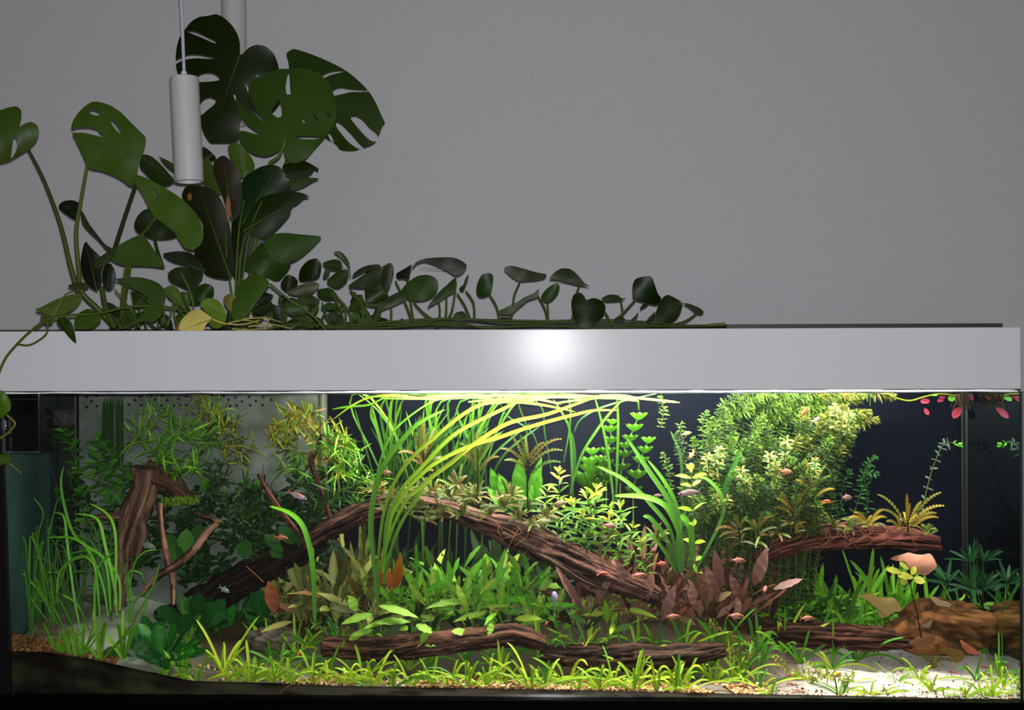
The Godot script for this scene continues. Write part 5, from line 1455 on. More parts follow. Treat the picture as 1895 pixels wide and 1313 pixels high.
# ------------------------------------------------------------------ stem plants at the back
func make_background_stems() -> void:
	# fan-leaved stems: whorls like small scalloped funnels
	var fans := [[[1182, 768, 28], [1174, 789, 28], [1166, 808, 26], [1157, 821, 24], [1156, 837, 26], [1151, 862, 28], [1148, 885, 26]], [[1200, 811, 24], [1194, 829, 26], [1186, 849, 28], [1179, 877, 34], [1172, 905, 30]], [[1133, 776, 20], [1129, 791, 26], [1131, 811, 26], [1124, 832, 28], [1120, 855, 30], [1122, 880, 30]], [[1096, 832, 26], [1092, 853, 34], [1093, 868, 38], [1084, 884, 42], [1090, 897, 44], [1100, 912, 40]], [[1110, 845, 24], [1112, 866, 28], [1115, 890, 30]]]
	var tag := ["tallest fan-leaved stem with its rosette almost at the waterline", "fan-leaved stem ending in two bright scalloped rosettes beside the dark gap", "fan-leaved stem behind the straight grass blade", "wide fan-leaved stem with the darkest, broadest rosettes", "short fan-leaved stem between the wide one and the straight blade"]
	for k in fans.size():
		var z := -0.17 - 0.012 * k
		var t := thing("fan_stem", tag[k], "stem plant", P(fans[k][-1][0], fans[k][-1][1] + 60, z), "fan-leaved stems before the navy glass")
		var line := [fans[k][-1][0], fans[k][-1][1] + 60]
		for j in range(fans[k].size() - 1, -1, -1):
			line.append_array([fans[k][j][0], fans[k][j][1]])
		begin()
		tube(catmull(path2(line, z, z), line.size() * 2), R(0.0014, 0.0009), 6, c(84, 110, 50), c(110, 170, 50))
		flush("stem", t, M.stem, true, true)
		for j in fans[k].size():
			var w: Array = fans[k][j]
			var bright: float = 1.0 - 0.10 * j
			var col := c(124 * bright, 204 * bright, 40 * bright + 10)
			begin()
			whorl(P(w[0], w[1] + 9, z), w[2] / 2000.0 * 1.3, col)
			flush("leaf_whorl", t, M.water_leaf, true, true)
	# yellow-leaved stems
	var ye := [c(172, 172, 46), c(150, 166, 44), c(184, 166, 60), c(128, 160, 40)]
	var gr := [c(88, 132, 34), c(74, 118, 32), c(104, 148, 38)]
	var k := 0
	for s in [[1102, 1030, 1100, 960, 1105, 905, 0.030], [1065, 1030, 1062, 970, 1058, 928, 0.027], [1145, 1030, 1148, 980, 1150, 935, 0.027], [1032, 1000, 1034, 930, 1034, 872, 0.024], [1120, 1040, 1125, 990, 1130, 955, 0.028], [1085, 1040, 1080, 990, 1078, 950, 0.028], [1040, 1010, 1042, 970, 1046, 935, 0.025], [1170, 1050, 1165, 1010, 1172, 975, 0.028], [1010, 990, 1008, 940, 1015, 905, 0.022], [1195, 1060, 1190, 1030, 1185, 1000, 0.025], [1080, 1030, 1092, 960, 1085, 915, 0.028], [1150, 1040, 1140, 990, 1128, 935, 0.028]]:
		k += 1
		var z := -0.14 + 0.01 * (k % 4)
		var t := thing("yellow_leaf_stem", "yellow green stem plant with spear-shaped leaves, %s of the bright bush behind the arching log" % ordinal(k), "stem plant", P(s[0], s[1], z), "yellow-leaved stems behind the arching log")
		stemmed(t, path2([s[0], s[1], s[2], s[3], s[4], s[5]], z, z + 0.02), 0.0135, 3, s[6] * 1.35, s[6] * 0.105, "lance", gr, ye if k < 7 else gr + ye, 0.45, true)
	var sl := thing("slender_stem", "slender upright stem with spaced yellow leaves beside the strap-leaved plant", "stem plant", P(1285, 1060, -0.08))
	stemmed(sl, path2([1288, 1060, 1284, 980, 1281, 900, 1278, 868], -0.09, -0.08), 0.0215, 2, 0.031, 0.0042, "lance", [c(150, 190, 40), c(128, 176, 36)], [c(190, 186, 80)], 0.45, true)
	# fine-leaved thicket
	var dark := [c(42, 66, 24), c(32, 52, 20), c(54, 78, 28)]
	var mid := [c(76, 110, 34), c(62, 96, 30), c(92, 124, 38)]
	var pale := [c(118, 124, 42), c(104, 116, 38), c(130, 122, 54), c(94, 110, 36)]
	for j in 128:
		var f := (j + rf(-0.3, 0.3)) / 128.0
		var row := j % 4
		var x0 := lerpf(1270, 1500, f) + rf(-14, 14)
		var x1 := 0.0
		var y1 := 0.0
		var bend := 0.0
		if row == 0:      # up to the surface and along it
			x1 = lerpf(1345, 1575, f) + rf(-20, 20)
			y1 = rf(734, 790)
			bend = rf(10, 85)
		elif row == 1:
			x1 = lerpf(1300, 1605, f) + rf(-45, 45)
			y1 = rf(750, 830)
		elif row == 2:
			x1 = lerpf(1275, 1540, f) + rf(-45, 45)
			y1 = rf(800, 900)
		else:
			x1 = lerpf(1270, 1530, f) + rf(-20, 20)
			y1 = rf(870, 960)
		var z := -0.24 + 0.03 * row + rf(0, 0.02)
		var pts := [x0, rf(1075, 1125), lerpf(x0, x1, 0.4) + rf(-26, 18), lerpf(1060, y1, 0.5), lerpf(x0, x1, 0.8) + rf(-16, 16), lerpf(1060, y1, 0.82), x1, y1]
		if bend > 5:
			pts.append_array([x1 + bend * 0.6, y1 - 8, x1 + bend * 1.15, maxf(y1 - 12, 732)])
		var which := "sunlit" if row == 0 else ("tall" if row == 1 else ("half-high" if row == 2 else "low"))
		var nth := ordinal(j / 4 + 1)
		var lab: String = {"sunlit": "fine-leaved stem bending along the waterline, %s of the thicket's crown from the strap-leaved plant", "tall": "tall fine-leaved stem inside the thicket, %s of the tall ones from the strap-leaved plant", "half-high": "half-high shaded fine-leaved stem, %s of the thicket's middle row from the strap-leaved plant", "low": "low dark fine-leaved stem, %s along the thicket's foot from the strap-leaved plant"}[which] % nth
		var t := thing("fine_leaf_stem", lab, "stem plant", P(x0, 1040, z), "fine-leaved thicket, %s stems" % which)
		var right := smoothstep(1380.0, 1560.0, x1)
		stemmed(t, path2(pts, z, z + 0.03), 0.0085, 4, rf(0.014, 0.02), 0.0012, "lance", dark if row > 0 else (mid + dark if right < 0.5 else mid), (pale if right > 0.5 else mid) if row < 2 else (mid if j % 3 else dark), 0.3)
	var odd := [[1222, 790, 1228, 760, 1222, 735, "short fine-leaved shoot hanging alone in the navy gap"], [1232, 930, 1240, 880, 1226, 838, "fine green shoot at the thicket's edge beside the strap leaves"], [1262, 800, 1258, 790, 1262, 783, "tiny leafy shoot by the olive fish in the navy gap"], [1304, 850, 1300, 790, 1308, 762, "fine-leaved shoot standing out from the thicket's shaded edge"], [1316, 850, 1306, 820, 1312, 792, "shoot with a yellow star tip at the thicket's edge"]]
	for s in odd:
		var t := thing("fine_leaf_stem", s[6], "stem plant", P(s[0], s[1], -0.2), "single fine-leaved shoots")
		stemmed(t, path2(s.slice(0, 6), -0.2, -0.19), 0.0075, 4, 0.014, 0.0017, "lance", mid, mid, 0.3)
	k = 0
	for s in [[1345, 920, 30], [1325, 845, 26], [1325, 915, 28], [1332, 828, 24], [1425, 838, 26], [1435, 852, 24], [1437, 865, 22], [1455, 810, 26], [1508, 850, 24], [1372, 866, 24], [1383, 880, 22], [1570, 760, 26], [1545, 750, 26], [1310, 840, 28]]:
		k += 1
		var t := thing("star_shoot", "pale yellow star-shaped shoot tip, %s in front of the fine-leaved thicket" % ordinal(k), "stem plant", P(s[0], s[1] + 30, -0.1), "pale star shoots on the thicket")
		stemmed(t, path2([s[0] + rf(-5, 5), s[1] + 40, s[0], s[1] + 15, s[0], s[1]], -0.12, -0.1), 0.010, 5, s[2] / 2000.0 * 1.25, 0.0022, "lance", mid + pale, pale, 0.25, true)
	# stems out in the open on the right
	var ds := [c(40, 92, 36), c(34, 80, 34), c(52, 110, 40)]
	for s in [[1560, 1000, 1590, 920, 1600, 870, 1618, 846, "green fine-leaved stem leaning into the dark beside the thicket"], [1590, 990, 1605, 940, 1600, 880, 1620, 875, "second fine-leaved stem leaning into the dark, with crossing tips"], [1540, 1000, 1555, 950, 1560, 900, 1572, 870, "fine-leaved stem at the dark edge of the thicket"], [1520, 1000, 1540, 940, 1545, 880, 1540, 830, "dim fine-leaved stem in the shade under the thicket's crown"]]:
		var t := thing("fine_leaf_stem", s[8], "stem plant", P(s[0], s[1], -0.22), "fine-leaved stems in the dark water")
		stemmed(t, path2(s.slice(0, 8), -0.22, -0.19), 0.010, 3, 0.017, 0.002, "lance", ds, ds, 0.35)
	var lone := thing("lone_stem", "single thin stem with paired leaves and a drooping green tip before the navy glass", "stem plant", P(1706, 945, -0.2))
	stemmed(lone, path2([1704, 960, 1714, 910, 1728, 860, 1742, 828, 1752, 818, 1777, 822], -0.2, -0.19), 0.0145, 3, 0.0135, 0.0021, "oval", [c(92, 110, 96), c(80, 100, 84)], [c(92, 180, 40), c(110, 200, 40)], 0.15)

func whorl(b: Vector3, r: float, col: Color) -> void:   # a shallow funnel of eight notched leaves
	var base := V.size()
	var sides := 40
	for ring in 4:
		var f: float = [0.08, 0.45, 0.8, 1.0][ring]
		for j in sides:
			var a := TAU * j / sides
			var lobe := 0.66 + 0.34 * sqrt(absf(cos(a * 4.5))) if ring > 0 else 1.0
			var frill := (0.06 * sin(a * 20.0)) if ring == 3 else 0.0
			V.append(b + Vector3(cos(a) * r * f * (lobe + frill), r * (0.75 * pow(f, 1.5) + 0.1 * sin(a * 8.0) * f), sin(a) * r * f * lobe * 0.8 + 0.001))
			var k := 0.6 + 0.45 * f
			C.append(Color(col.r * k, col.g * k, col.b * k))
	for ring in 3:
		for j in sides:
			var e := base + ring * sides + j
			var g := base + ring * sides + (j + 1) % sides
			I.append_array(PackedInt32Array([e, g, e + sides, g, g + sides, e + sides]))

# ------------------------------------------------------------------ plants with deeply lobed, comb-like leaves
func lobed_plant(label: String, px: float, py: float, z: float, stem_to: Array, fronds: Array, extra: int, cols: Array, reach := 42.0) -> void:
	var t := thing("comb_leaf_plant", label, "stem plant", P(px, py, z), "comb-leaved plants on the logs")
	if stem_to:
		begin()
		tube(catmull(path2([px, py] + stem_to, z, z + 0.005), 8), R(0.0016, 0.0012), 6, c(24, 14, 12), c(40, 26, 14))
		flush("stem", t, M.stem, true, true)
	for q in fronds:       # [x0, y0, x1, y1, bend]
		var b := P(q[0], q[1], z)
		var e := P(q[2], q[3], z + rf(-0.02, 0.03))
		var n := 22
		var mid := (b + e) / 2 + Vector3(0, absf(e.x - b.x) * 0.35 + 0.004, 0)
		begin()
		var col: Color = tone(pick(cols), 0.15)
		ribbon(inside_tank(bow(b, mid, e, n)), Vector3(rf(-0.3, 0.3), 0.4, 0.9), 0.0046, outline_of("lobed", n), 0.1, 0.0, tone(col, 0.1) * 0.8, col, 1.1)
		flush("frond", t, M.water_leaf, true, true)
	for j in extra:
		var d := spread(j, maxi(extra, 1), -10, 75, 0.7)
		var b := P(px + rf(-5, 5), py + rf(-24, 4) * (1.0 if stem_to else 0.4), z)
		begin()
		var col: Color = tone(pick(cols), 0.2)
		var l := reach / 1000.0 * rf(0.5, 1.05)
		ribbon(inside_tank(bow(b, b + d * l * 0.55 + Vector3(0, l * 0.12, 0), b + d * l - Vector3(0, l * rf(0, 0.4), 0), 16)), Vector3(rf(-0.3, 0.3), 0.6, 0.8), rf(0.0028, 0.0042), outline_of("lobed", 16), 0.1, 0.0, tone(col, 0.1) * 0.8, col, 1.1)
		flush("frond", t, M.water_leaf, true, true)

func make_lobed_plants() -> void:
	var ol := [c(106, 96, 40), c(90, 94, 36), c(122, 98, 44), c(74, 84, 34)]
	var gr := [c(92, 114, 38), c(78, 104, 34), c(106, 124, 44)]
	var ye := [c(168, 140, 44), c(152, 136, 46), c(136, 132, 48)]
	lobed_plant("comb-leaved plant with orange tips standing inside the bowing tape grass", 786, 880, -0.12, [784, 850, 782, 830], [[782, 840, 776, 768], [784, 830, 786, 772], [780, 845, 764, 795], [786, 840, 806, 790], [784, 850, 820, 800], [778, 850, 736, 838], [780, 860, 745, 855], [790, 860, 830, 850]], 8, ol)
	lobed_plant("comb-leaved plant on a straight black stem, left of the broad sword plant", 885, 940, -0.09, [884, 890, 884, 830], [[884, 840, 876, 800], [884, 835, 884, 795], [882, 850, 850, 820], [884, 850, 912, 800], [886, 850, 925, 812], [882, 860, 848, 842], [886, 870, 925, 845], [880, 870, 862, 830]], 8, ol)
	lobed_plant("comb-leaved plant on a black stem in front of the broad sword plant", 977, 945, -0.09, [976, 900, 976, 850], [[976, 860, 962, 802], [976, 850, 972, 805], [974, 860, 945, 804], [978, 850, 1008, 818], [980, 855, 1042, 812], [980, 862, 1044, 834], [974, 870, 932, 852], [972, 860, 925, 830], [980, 880, 1040, 856], [976, 850, 978, 835]], 6, ol + gr)
	lobed_plant("low comb-leaved plant at the thicket's foot, left of its twin", 1370, 1000, -0.1, [1368, 985, 1366, 975], [[1366, 980, 1345, 964], [1366, 978, 1358, 950], [1368, 976, 1384, 955], [1364, 984, 1322, 982], [1364, 988, 1330, 995]], 10, ol + gr)
	lobed_plant("low comb-leaved plant at the thicket's foot, nearest the log's hidden end", 1403, 1005, -0.1, [1402, 985, 1400, 978], [[1400, 980, 1394, 960], [1402, 978, 1412, 945], [1404, 978, 1424, 955], [1398, 982, 1378, 962]], 10, ol + gr)
	lobed_plant("bushy comb-leaved plant with orange fronds on the overhanging log's root end", 1468, 985, -0.12, [1468, 960, 1466, 945], [[1466, 950, 1444, 910], [1466, 948, 1436, 922], [1468, 946, 1494, 905], [1466, 955, 1432, 940], [1468, 958, 1500, 935], [1464, 965, 1428, 958]], 14, ol + ye)
	lobed_plant("tallest comb-leaved plant on the overhanging log, with bright upright fronds", 1507, 985, -0.13, [1505, 940, 1504, 900], [[1504, 905, 1490, 846], [1504, 905, 1530, 858], [1506, 905, 1538, 880], [1502, 915, 1472, 888], [1506, 925, 1545, 905], [1502, 935, 1475, 915], [1506, 945, 1540, 930]], 14, gr + ye)
	lobed_plant("small comb-leaved plant with thin arching fronds in the middle of the overhanging log", 1606, 974, -0.125, [], [[1606, 970, 1580, 948], [1604, 972, 1548, 965], [1608, 970, 1636, 942], [1606, 972, 1570, 958], [1608, 972, 1642, 958]], 6, ye + ol)
	lobed_plant("golden comb-leaved plant with long arching fronds near the overhanging log's tip", 1680, 985, -0.12, [1680, 970, 1680, 962], [[1676, 970, 1622, 914], [1680, 965, 1678, 912], [1684, 965, 1744, 910], [1686, 968, 1750, 936], [1684, 965, 1706, 926], [1672, 972, 1628, 944], [1688, 972, 1735, 950], [1690, 975, 1738, 958], [1668, 980, 1655, 950], [1664, 978, 1640, 965]], 8, ye)
	lobed_plant("little comb-leaved plant at the very tip of the overhanging log", 1718, 990, -0.11, [], [[1718, 985, 1726, 970], [1718, 988, 1705, 972]], 7, gr, 26.0)
	var k := 0
	for s in [[735, 925, 30], [768, 920, 34], [800, 915, 34], [832, 925, 30], [862, 932, 30], [905, 955, 28], [770, 945, 26], [815, 955, 26], [845, 905, 34], [930, 940, 30], [700, 912, 26], [960, 962, 24], [985, 975, 22], [1215, 1000, 26], [1130, 1000, 24], [720, 945, 26], [750, 955, 28], [790, 965, 26], [855, 955, 26], [880, 925, 30], [945, 925, 30], [1010, 960, 24]]:
		k += 1
		lobed_plant("small creeping comb-leaved plant, %s along the crest of the arching log" % ordinal(k), s[0], s[1], -0.1 + 0.004 * (k % 3), [], [], 22, ol + gr, s[2] * 1.35)
	k = 0
	for s in [[1440, 975], [1545, 965], [1575, 970], [1420, 960], [1350, 1010]]:
		k += 1
		lobed_plant("small creeping comb-leaved plant, %s along the overhanging log's upper side" % ordinal(k), s[0], s[1] + 12, -0.125, [], [], 12, ol + gr, 34.0)

# ------------------------------------------------------------------ crypts
func make_crypts() -> void:
	var green := [c(128, 178, 46), c(104, 160, 40), c(154, 188, 62), c(84, 142, 38), c(164, 184, 76)]
	var bright := [c(96, 180, 46), c(116, 190, 52), c(138, 192, 60)]
	var olive := [c(128, 142, 60), c(104, 120, 48), c(150, 152, 74), c(84, 92, 42), c(116, 78, 40)]
	var brown := [c(132, 92, 78), c(108, 70, 54), c(82, 52, 38), c(152, 110, 94), c(102, 86, 50), c(64, 42, 32), c(118, 70, 54), c(126, 100, 70), c(58, 36, 28)]
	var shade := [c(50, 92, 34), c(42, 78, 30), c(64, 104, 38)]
	var sets := [
		["green_crypt", "bright green crypt", "crypts in front of the arching log", green, [[735, 1165, 92], [770, 1150, 104], [805, 1172, 96], [838, 1150, 108], [868, 1172, 104], [900, 1150, 108], [930, 1168, 96], [962, 1150, 104], [992, 1172, 92], [1120, 1180, 84], [1148, 1165, 78], [1030, 1180, 70], [790, 1130, 104], [850, 1128, 104], [915, 1128, 104], [975, 1135, 100]]],
		["olive_crypt", "olive brown crypt", "crypts round the long bright blade", olive, [[528, 1140, 110], [560, 1165, 108], [592, 1140, 124], [622, 1165, 112], [650, 1140, 128], [680, 1160, 110], [700, 1140, 100], [575, 1110, 124], [635, 1115, 134], [545, 1100, 110], [605, 1130, 130], [665, 1120, 130], [515, 1165, 80], [620, 1180, 80], [575, 1180, 84], [690, 1180, 70]]],
		["brown_crypt", "reddish brown crypt", "crypts at the foot of the arching log", brown, [[1080, 1165, 104], [1112, 1150, 110], [1150, 1160, 100], [1185, 1165, 92], [1215, 1150, 104], [1245, 1170, 92], [1275, 1155, 104], [1305, 1172, 92], [1335, 1155, 110], [1365, 1170, 104], [1395, 1155, 104], [1420, 1165, 92], [1180, 1135, 96], [1240, 1130, 100], [1300, 1128, 110], [1350, 1125, 120]]],
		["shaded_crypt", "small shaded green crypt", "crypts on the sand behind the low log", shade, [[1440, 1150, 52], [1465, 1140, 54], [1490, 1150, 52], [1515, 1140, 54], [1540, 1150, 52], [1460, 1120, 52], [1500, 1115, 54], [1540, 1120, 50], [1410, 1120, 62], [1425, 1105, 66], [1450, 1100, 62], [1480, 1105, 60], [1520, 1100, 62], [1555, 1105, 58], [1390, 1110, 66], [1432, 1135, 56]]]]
	var beside := ["the olive crypts", "the dark rosettes", "the pale bud", "the overhanging log"]
	for i in sets.size():
		var s: Array = sets[i]
		var spots: Array = s[4]
		spots.sort_custom(func(p, q): return p[0] < q[0])
		for k in spots.size():
			var q: Array = spots[k]
			var t := thing(s[0], "%s with pointed wavy leaves, %s one counting from %s" % [s[1], ordinal(k + 1), beside[i]], "crypt", G(q[0], q[1]), s[2])
			var cols: Array = s[3]
			if i == 0 and (k % 3 == 1) and q[0] < 1000:
				cols = bright
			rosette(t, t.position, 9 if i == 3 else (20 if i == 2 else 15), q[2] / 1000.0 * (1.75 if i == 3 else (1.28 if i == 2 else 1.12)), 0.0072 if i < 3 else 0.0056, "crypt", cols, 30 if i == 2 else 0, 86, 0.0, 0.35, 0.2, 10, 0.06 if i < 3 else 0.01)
	# the low leaves that hang over the front log
	var low := thing("green_crypt", "creeping pale green crypt with single leaves spread out over the sunken log", "crypt", G(760, 1190), "crypts in front of the arching log")
	for q in [[690, 1135, 630, 1149, 8], [760, 1150, 690, 1146, 9], [700, 1120, 775, 1135, 9], [800, 1160, 770, 1194, 9], [832, 1182, 785, 1190, 12], [770, 1155, 800, 1168, 10], [740, 1160, 755, 1163, 8], [730, 1145, 670, 1158, 8], [865, 1170, 835, 1165, 8], [910, 1150, 905, 1175, 7], [660, 1130, 645, 1098, 10], [690, 1165, 650, 1172, 7], [670, 1170, 645, 1182, 8]]:
		var b := P(q[0], q[1], -0.06)
		var e := P(q[2], q[3], -0.045)
		leaf(low, "leaf", b, (e - b).normalized(), b.distance_to(e), q[4] / 1000.0, "lance", 0.1, c(116, 160, 50), tone(c(140, 184, 60), 0.15), 0.1, 0.15, 9, 1.2, 0.3)
	# marked single leaves
	var am := thing("amber_crypt", "dying crypt of upright amber brown leaves behind the green crypts", "crypt", P(722, 1095, -0.09))
	for q in [[700, 1090, 708, 1028, 8], [728, 1092, 742, 1024, 9], [735, 1085, 745, 1040, 7], [722, 1092, 718, 1050, 7]]:
		var b := P(q[0], q[1], -0.09)
		var e := P(q[2], q[3], -0.085)
		leaf(am, "leaf", b, (e - b).normalized(), b.distance_to(e), q[4] / 1000.0, "lance", 0.0, c(150, 76, 14), c(190, 120, 22), 0.1, 0.05, 9, 0.85, 0.1)
	var or_ := thing("dying_leaf", "orange brown dying leaf on a thin stalk beside the spoon-leaved rosette", "dead leaf", P(515, 1130, -0.1))
	leaf(or_, "leaf", P(510, 1135, -0.1), Vector3(-0.22, 1, 0.0).normalized(), 0.066, 0.0135, "lance", 0.0, c(120, 60, 20), c(160, 84, 26), 0.15, 0.05, 9, 0.9, 0.1)
	begin()
	tube(catmull(path2([488, 1077, 470, 1060, 456, 1047], -0.1, -0.11), 6), R(0.0011, 0.0007), 5, c(140, 90, 50), c(160, 110, 60))
	flush("stalk", or_, M.stem, true, true)
	var bud := thing("pale_bud", "small pale violet oval bud on a thin stalk beside the brown crypts", "bud", P(1026, 1104, -0.055))
	begin()
	blob(Vector3(0.0065, 0.0105, 0.005), 14, 10, 0.08, c(176, 160, 186), 4, c(120, 112, 140))
	flush("head", bud, M.fish)
	begin()
	tube(catmull(path2([1027, 1113, 1028, 1124, 1027, 1150], -0.055, -0.06), 6), R(0.0008, 0.0008), 5, c(170, 160, 170), c(110, 110, 90))
	flush("stalk", bud, M.stem, true, true)
	# marked brown leaves
	var mb := thing("brown_crypt", "brown pink crypt whose long saw-edged leaves rise clear of the others", "crypt", G(1100, 1160), "crypts at the foot of the arching log")
	for q in [[1080, 1130, 1028, 1047, 9], [1165, 1090, 1138, 1032, 9], [1098, 1120, 1135, 1060, 7], [1190, 1120, 1210, 1055, 10], [1225, 1150, 1250, 1080, 10], [1335, 1090, 1322, 1015, 10], [1330, 1110, 1305, 1045, 11], [1395, 1085, 1420, 1012, 12], [1430, 1090, 1487, 1070, 8], [1370, 1110, 1350, 1060, 9], [1290, 1130, 1270, 1080, 9]]:
		var b := P(q[0], q[1], -0.075)
		var e := P(q[2], q[3], -0.07)
		leaf(mb, "leaf", b, (e - b).normalized(), b.distance_to(e), q[4] / 1000.0, "lance", 0.0, c(96, 62, 50), tone(c(150, 108, 96), 0.15), 0.12, 0.2, 11, 0.85, 0.3)
	for k in 18:  # filler crypts, their leaves coloured dark to stand in for shade
		var tall := k % 3 == 1 and k > 3 and k < 15
		var low_ := k % 3 == 2
		var t := thing("shade_toned_crypt", "filler crypt coloured dark for shade, %s from the leaning log towards the brown crypts" % ordinal(k + 1), "crypt", G(545 + k * 29, 1160 if low_ else 1112), "filler crypts coloured dark as the shade of the arching log")
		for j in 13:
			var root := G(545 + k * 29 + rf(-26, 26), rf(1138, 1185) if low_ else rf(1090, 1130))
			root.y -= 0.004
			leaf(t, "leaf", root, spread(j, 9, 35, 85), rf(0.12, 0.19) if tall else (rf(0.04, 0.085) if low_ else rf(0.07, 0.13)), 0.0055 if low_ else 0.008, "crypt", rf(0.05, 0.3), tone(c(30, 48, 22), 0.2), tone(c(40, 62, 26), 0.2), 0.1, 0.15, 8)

# ------------------------------------------------------------------ right side
func make_right_side() -> void:
	var g := [c(116, 182, 36), c(96, 164, 34), c(134, 196, 46), c(84, 146, 36)]
	var d := [c(26, 72, 32), c(22, 60, 30), c(34, 88, 38)]
	var k := 0
	for s in [[1565, 1098, 70, 11, g], [1600, 1110, 78, 12, g], [1655, 1112, 80, 12, g], [1630, 1085, 60, 9, g], [1540, 1090, 56, 9, g], [1690, 1100, 64, 10, g], [1505, 1100, 56, 9, g], [1475, 1085, 52, 8, g], [1720, 1105, 58, 10, g], [1580, 1075, 66, 9, g], [1440, 1090, 54, 8, g], [1675, 1085, 60, 9, g]]:
		k += 1
		var t := thing("strap_rosette", "bright strap-leaved rosette under the overhanging log, %s counting from the brown crypts" % ordinal(k), "rosette plant", G(s[0], s[1]), "strap rosettes under the overhanging log")
		tuft(t, t.position, s[3] + 5, s[2] / 1000.0 * 2.5, 0.0046, s[4], 25, 88, 0.05, 0.6)
	var labs := ["dark lance-leaved rosette in the far corner under the log's tip", "tall dark green lance-leaved rosette before the mirrored side glass", "small dark lance-leaved rosette on a bare stem near the side glass"]
	k = 0
	for s in [[1752, 1080, 58, 12], [1798, 1088, 66, 14], [1796, 1040, 50, 10]]:
		var b := P(s[0], s[1], -0.21)
		var t := thing("lance_rosette", labs[k], "rosette plant", b)
		k += 1
		for j in s[3]:
			var dd := spread(j, s[3], -5, 80, 0.6)
			leaf(t, "leaf", b, dd, s[2] / 1000.0 * rf(0.7, 1.15), 0.0034, "lance", rf(0, 0.25), tone(pick(d), 0.2), tone(pick(d), 0.2), 0.2)
		begin()
		tube(PackedVector3Array([Vector3(b.x, sand_y(b.x, b.z) - 0.004, b.z), (b + Vector3(b.x, sand_y(b.x, b.z), b.z)) / 2, b]), R(0.002, 0.0016), 6, c(30, 44, 26), c(40, 60, 30))
		flush("stem", t, M.stem, true, true)
	# dead leaves
	var e := [1380.0, 1080.0, 3.68]
	var y := thing("dead_leaf", "large curled yellow brown dead leaf leaning on the big stone", "dead leaf", P(1625, 1120, -0.11))
	cut_leaf(y, e, [765, 85, 800, 74, 860, 60, 890, 82, 930, 98, 1000, 88, 1030, 110, 1062, 165, 1055, 190, 1020, 188, 985, 210, 950, 232, 925, 232, 900, 200, 905, 172, 860, 150, 830, 112], [], -0.10, 0.03, 0.02, [950, 225, 800, 80], c(176, 150, 88))
	y = thing("dead_leaf", "salmon pink lily leaf hanging under the overhanging log's tip", "lily leaf", P(1690, 1045, -0.1))
	var e4 := [1500.0, 900.0, 4.797]
	cut_leaf(y, e4, [820, 600, 870, 580, 930, 600, 990, 605, 1060, 588, 1100, 640, 1128, 716, 1080, 750, 1030, 790, 960, 780, 900, 760, 860, 700, 840, 660, 760, 660, 700, 640, 760, 610], [], -0.1, 0.02, 0.04, [930, 680, 1120, 715], c(176, 122, 98), false)
	y = thing("dead_leaf", "pale brown curled leaf on the far side of the big stone's top", "dead leaf", P(1740, 1108, -0.13))
	cut_leaf(y, e, [1255, 80, 1290, 90, 1330, 110, 1400, 130, 1395, 160, 1340, 150, 1310, 148, 1275, 120], [], -0.105, 0.01, 0.01, [1390, 145, 1260, 85], c(196, 164, 130))
	y = thing("dead_leaf", "small grey brown leaf lying against the front of the big stone", "dead leaf", P(1710, 1152, -0.07))
	cut_leaf(y, e, [1185, 285, 1235, 262, 1278, 232, 1262, 290, 1238, 305], [], -0.075, 0.01, 0.004, [1270, 240, 1200, 285], c(150, 124, 100), false)
	y = thing("dead_leaf", "reddish pointed leaf lying on the pale sand in front of the big stone", "dead leaf", P(1792, 1197, -0.06))
	cut_leaf(y, e, [1455, 372, 1500, 400, 1560, 440, 1600, 478, 1560, 484, 1510, 470, 1470, 420], [], -0.07, 0.01, 0.005, [1460, 378, 1600, 480], c(168, 92, 66), false)
	y = thing("dead_leaf", "broad olive brown leaf flat on the sand below the reddish pointed leaf", "dead leaf", P(1762, 1212, -0.05))
	cut_leaf(y, e, [1310, 440, 1380, 432, 1480, 450, 1495, 490, 1470, 525, 1400, 530, 1385, 512, 1410, 490, 1340, 470], [], -0.055, -0.01, 0.006, [1310, 445, 1480, 510], c(122, 92, 46), false)
	y = thing("dead_leaf", "brown curled leaf on the sand at the end of the low dark log", "dead leaf", P(1705, 1190, -0.07))
	cut_leaf(y, e, [1100, 400, 1160, 365, 1230, 345, 1285, 345, 1290, 390, 1240, 440, 1160, 430], [], -0.08, 0.01, 0.008, [1110, 405, 1280, 355], c(128, 86, 56), false)
	y = thing("dead_leaf", "small rusty leaf standing on the sand beneath the big stone's overhang", "dead leaf", P(1748, 1195, -0.07))
	cut_leaf(y, e, [1315, 388, 1345, 395, 1385, 430, 1350, 438, 1320, 425], [], -0.075, 0.0, 0.004, [1320, 392, 1380, 432], c(134, 78, 52), false)
	var fl := thing("small_lily", "small yellow green leaf cluster on a thin black stalk rising before the big stone", "lily", P(1705, 1172, -0.06))
	begin()
	tube(catmull(path2([1705, 1180, 1696, 1130, 1687, 1095, 1685, 1068], -0.065, -0.05), 10), R(0.0012, 0.0009), 6, c(14, 10, 10), c(20, 14, 12))
	flush("stalk", fl, M.stem, true, true)
	for q in [[1668, 1058, 1640, 1052, 8], [1690, 1067, 1660, 1063, 10], [1682, 1052, 1664, 1041, 8], [1690, 1070, 1712, 1076, 9], [1686, 1062, 1696, 1048, 7], [1678, 1072, 1668, 1080, 7]]:
		var b := P(q[0], q[1], -0.05)
		var f := P(q[2], q[3], -0.04)
		leaf(fl, "leaf", b, (f - b).normalized(), b.distance_to(f), q[4] / 1000.0, "oval", 0.05, c(138, 146, 44), tone(c(158, 160, 54), 0.15), 0.1, 0.05, 8, 1.1, 0.2)
	# creeping weed between log and stone
	var wk := 0
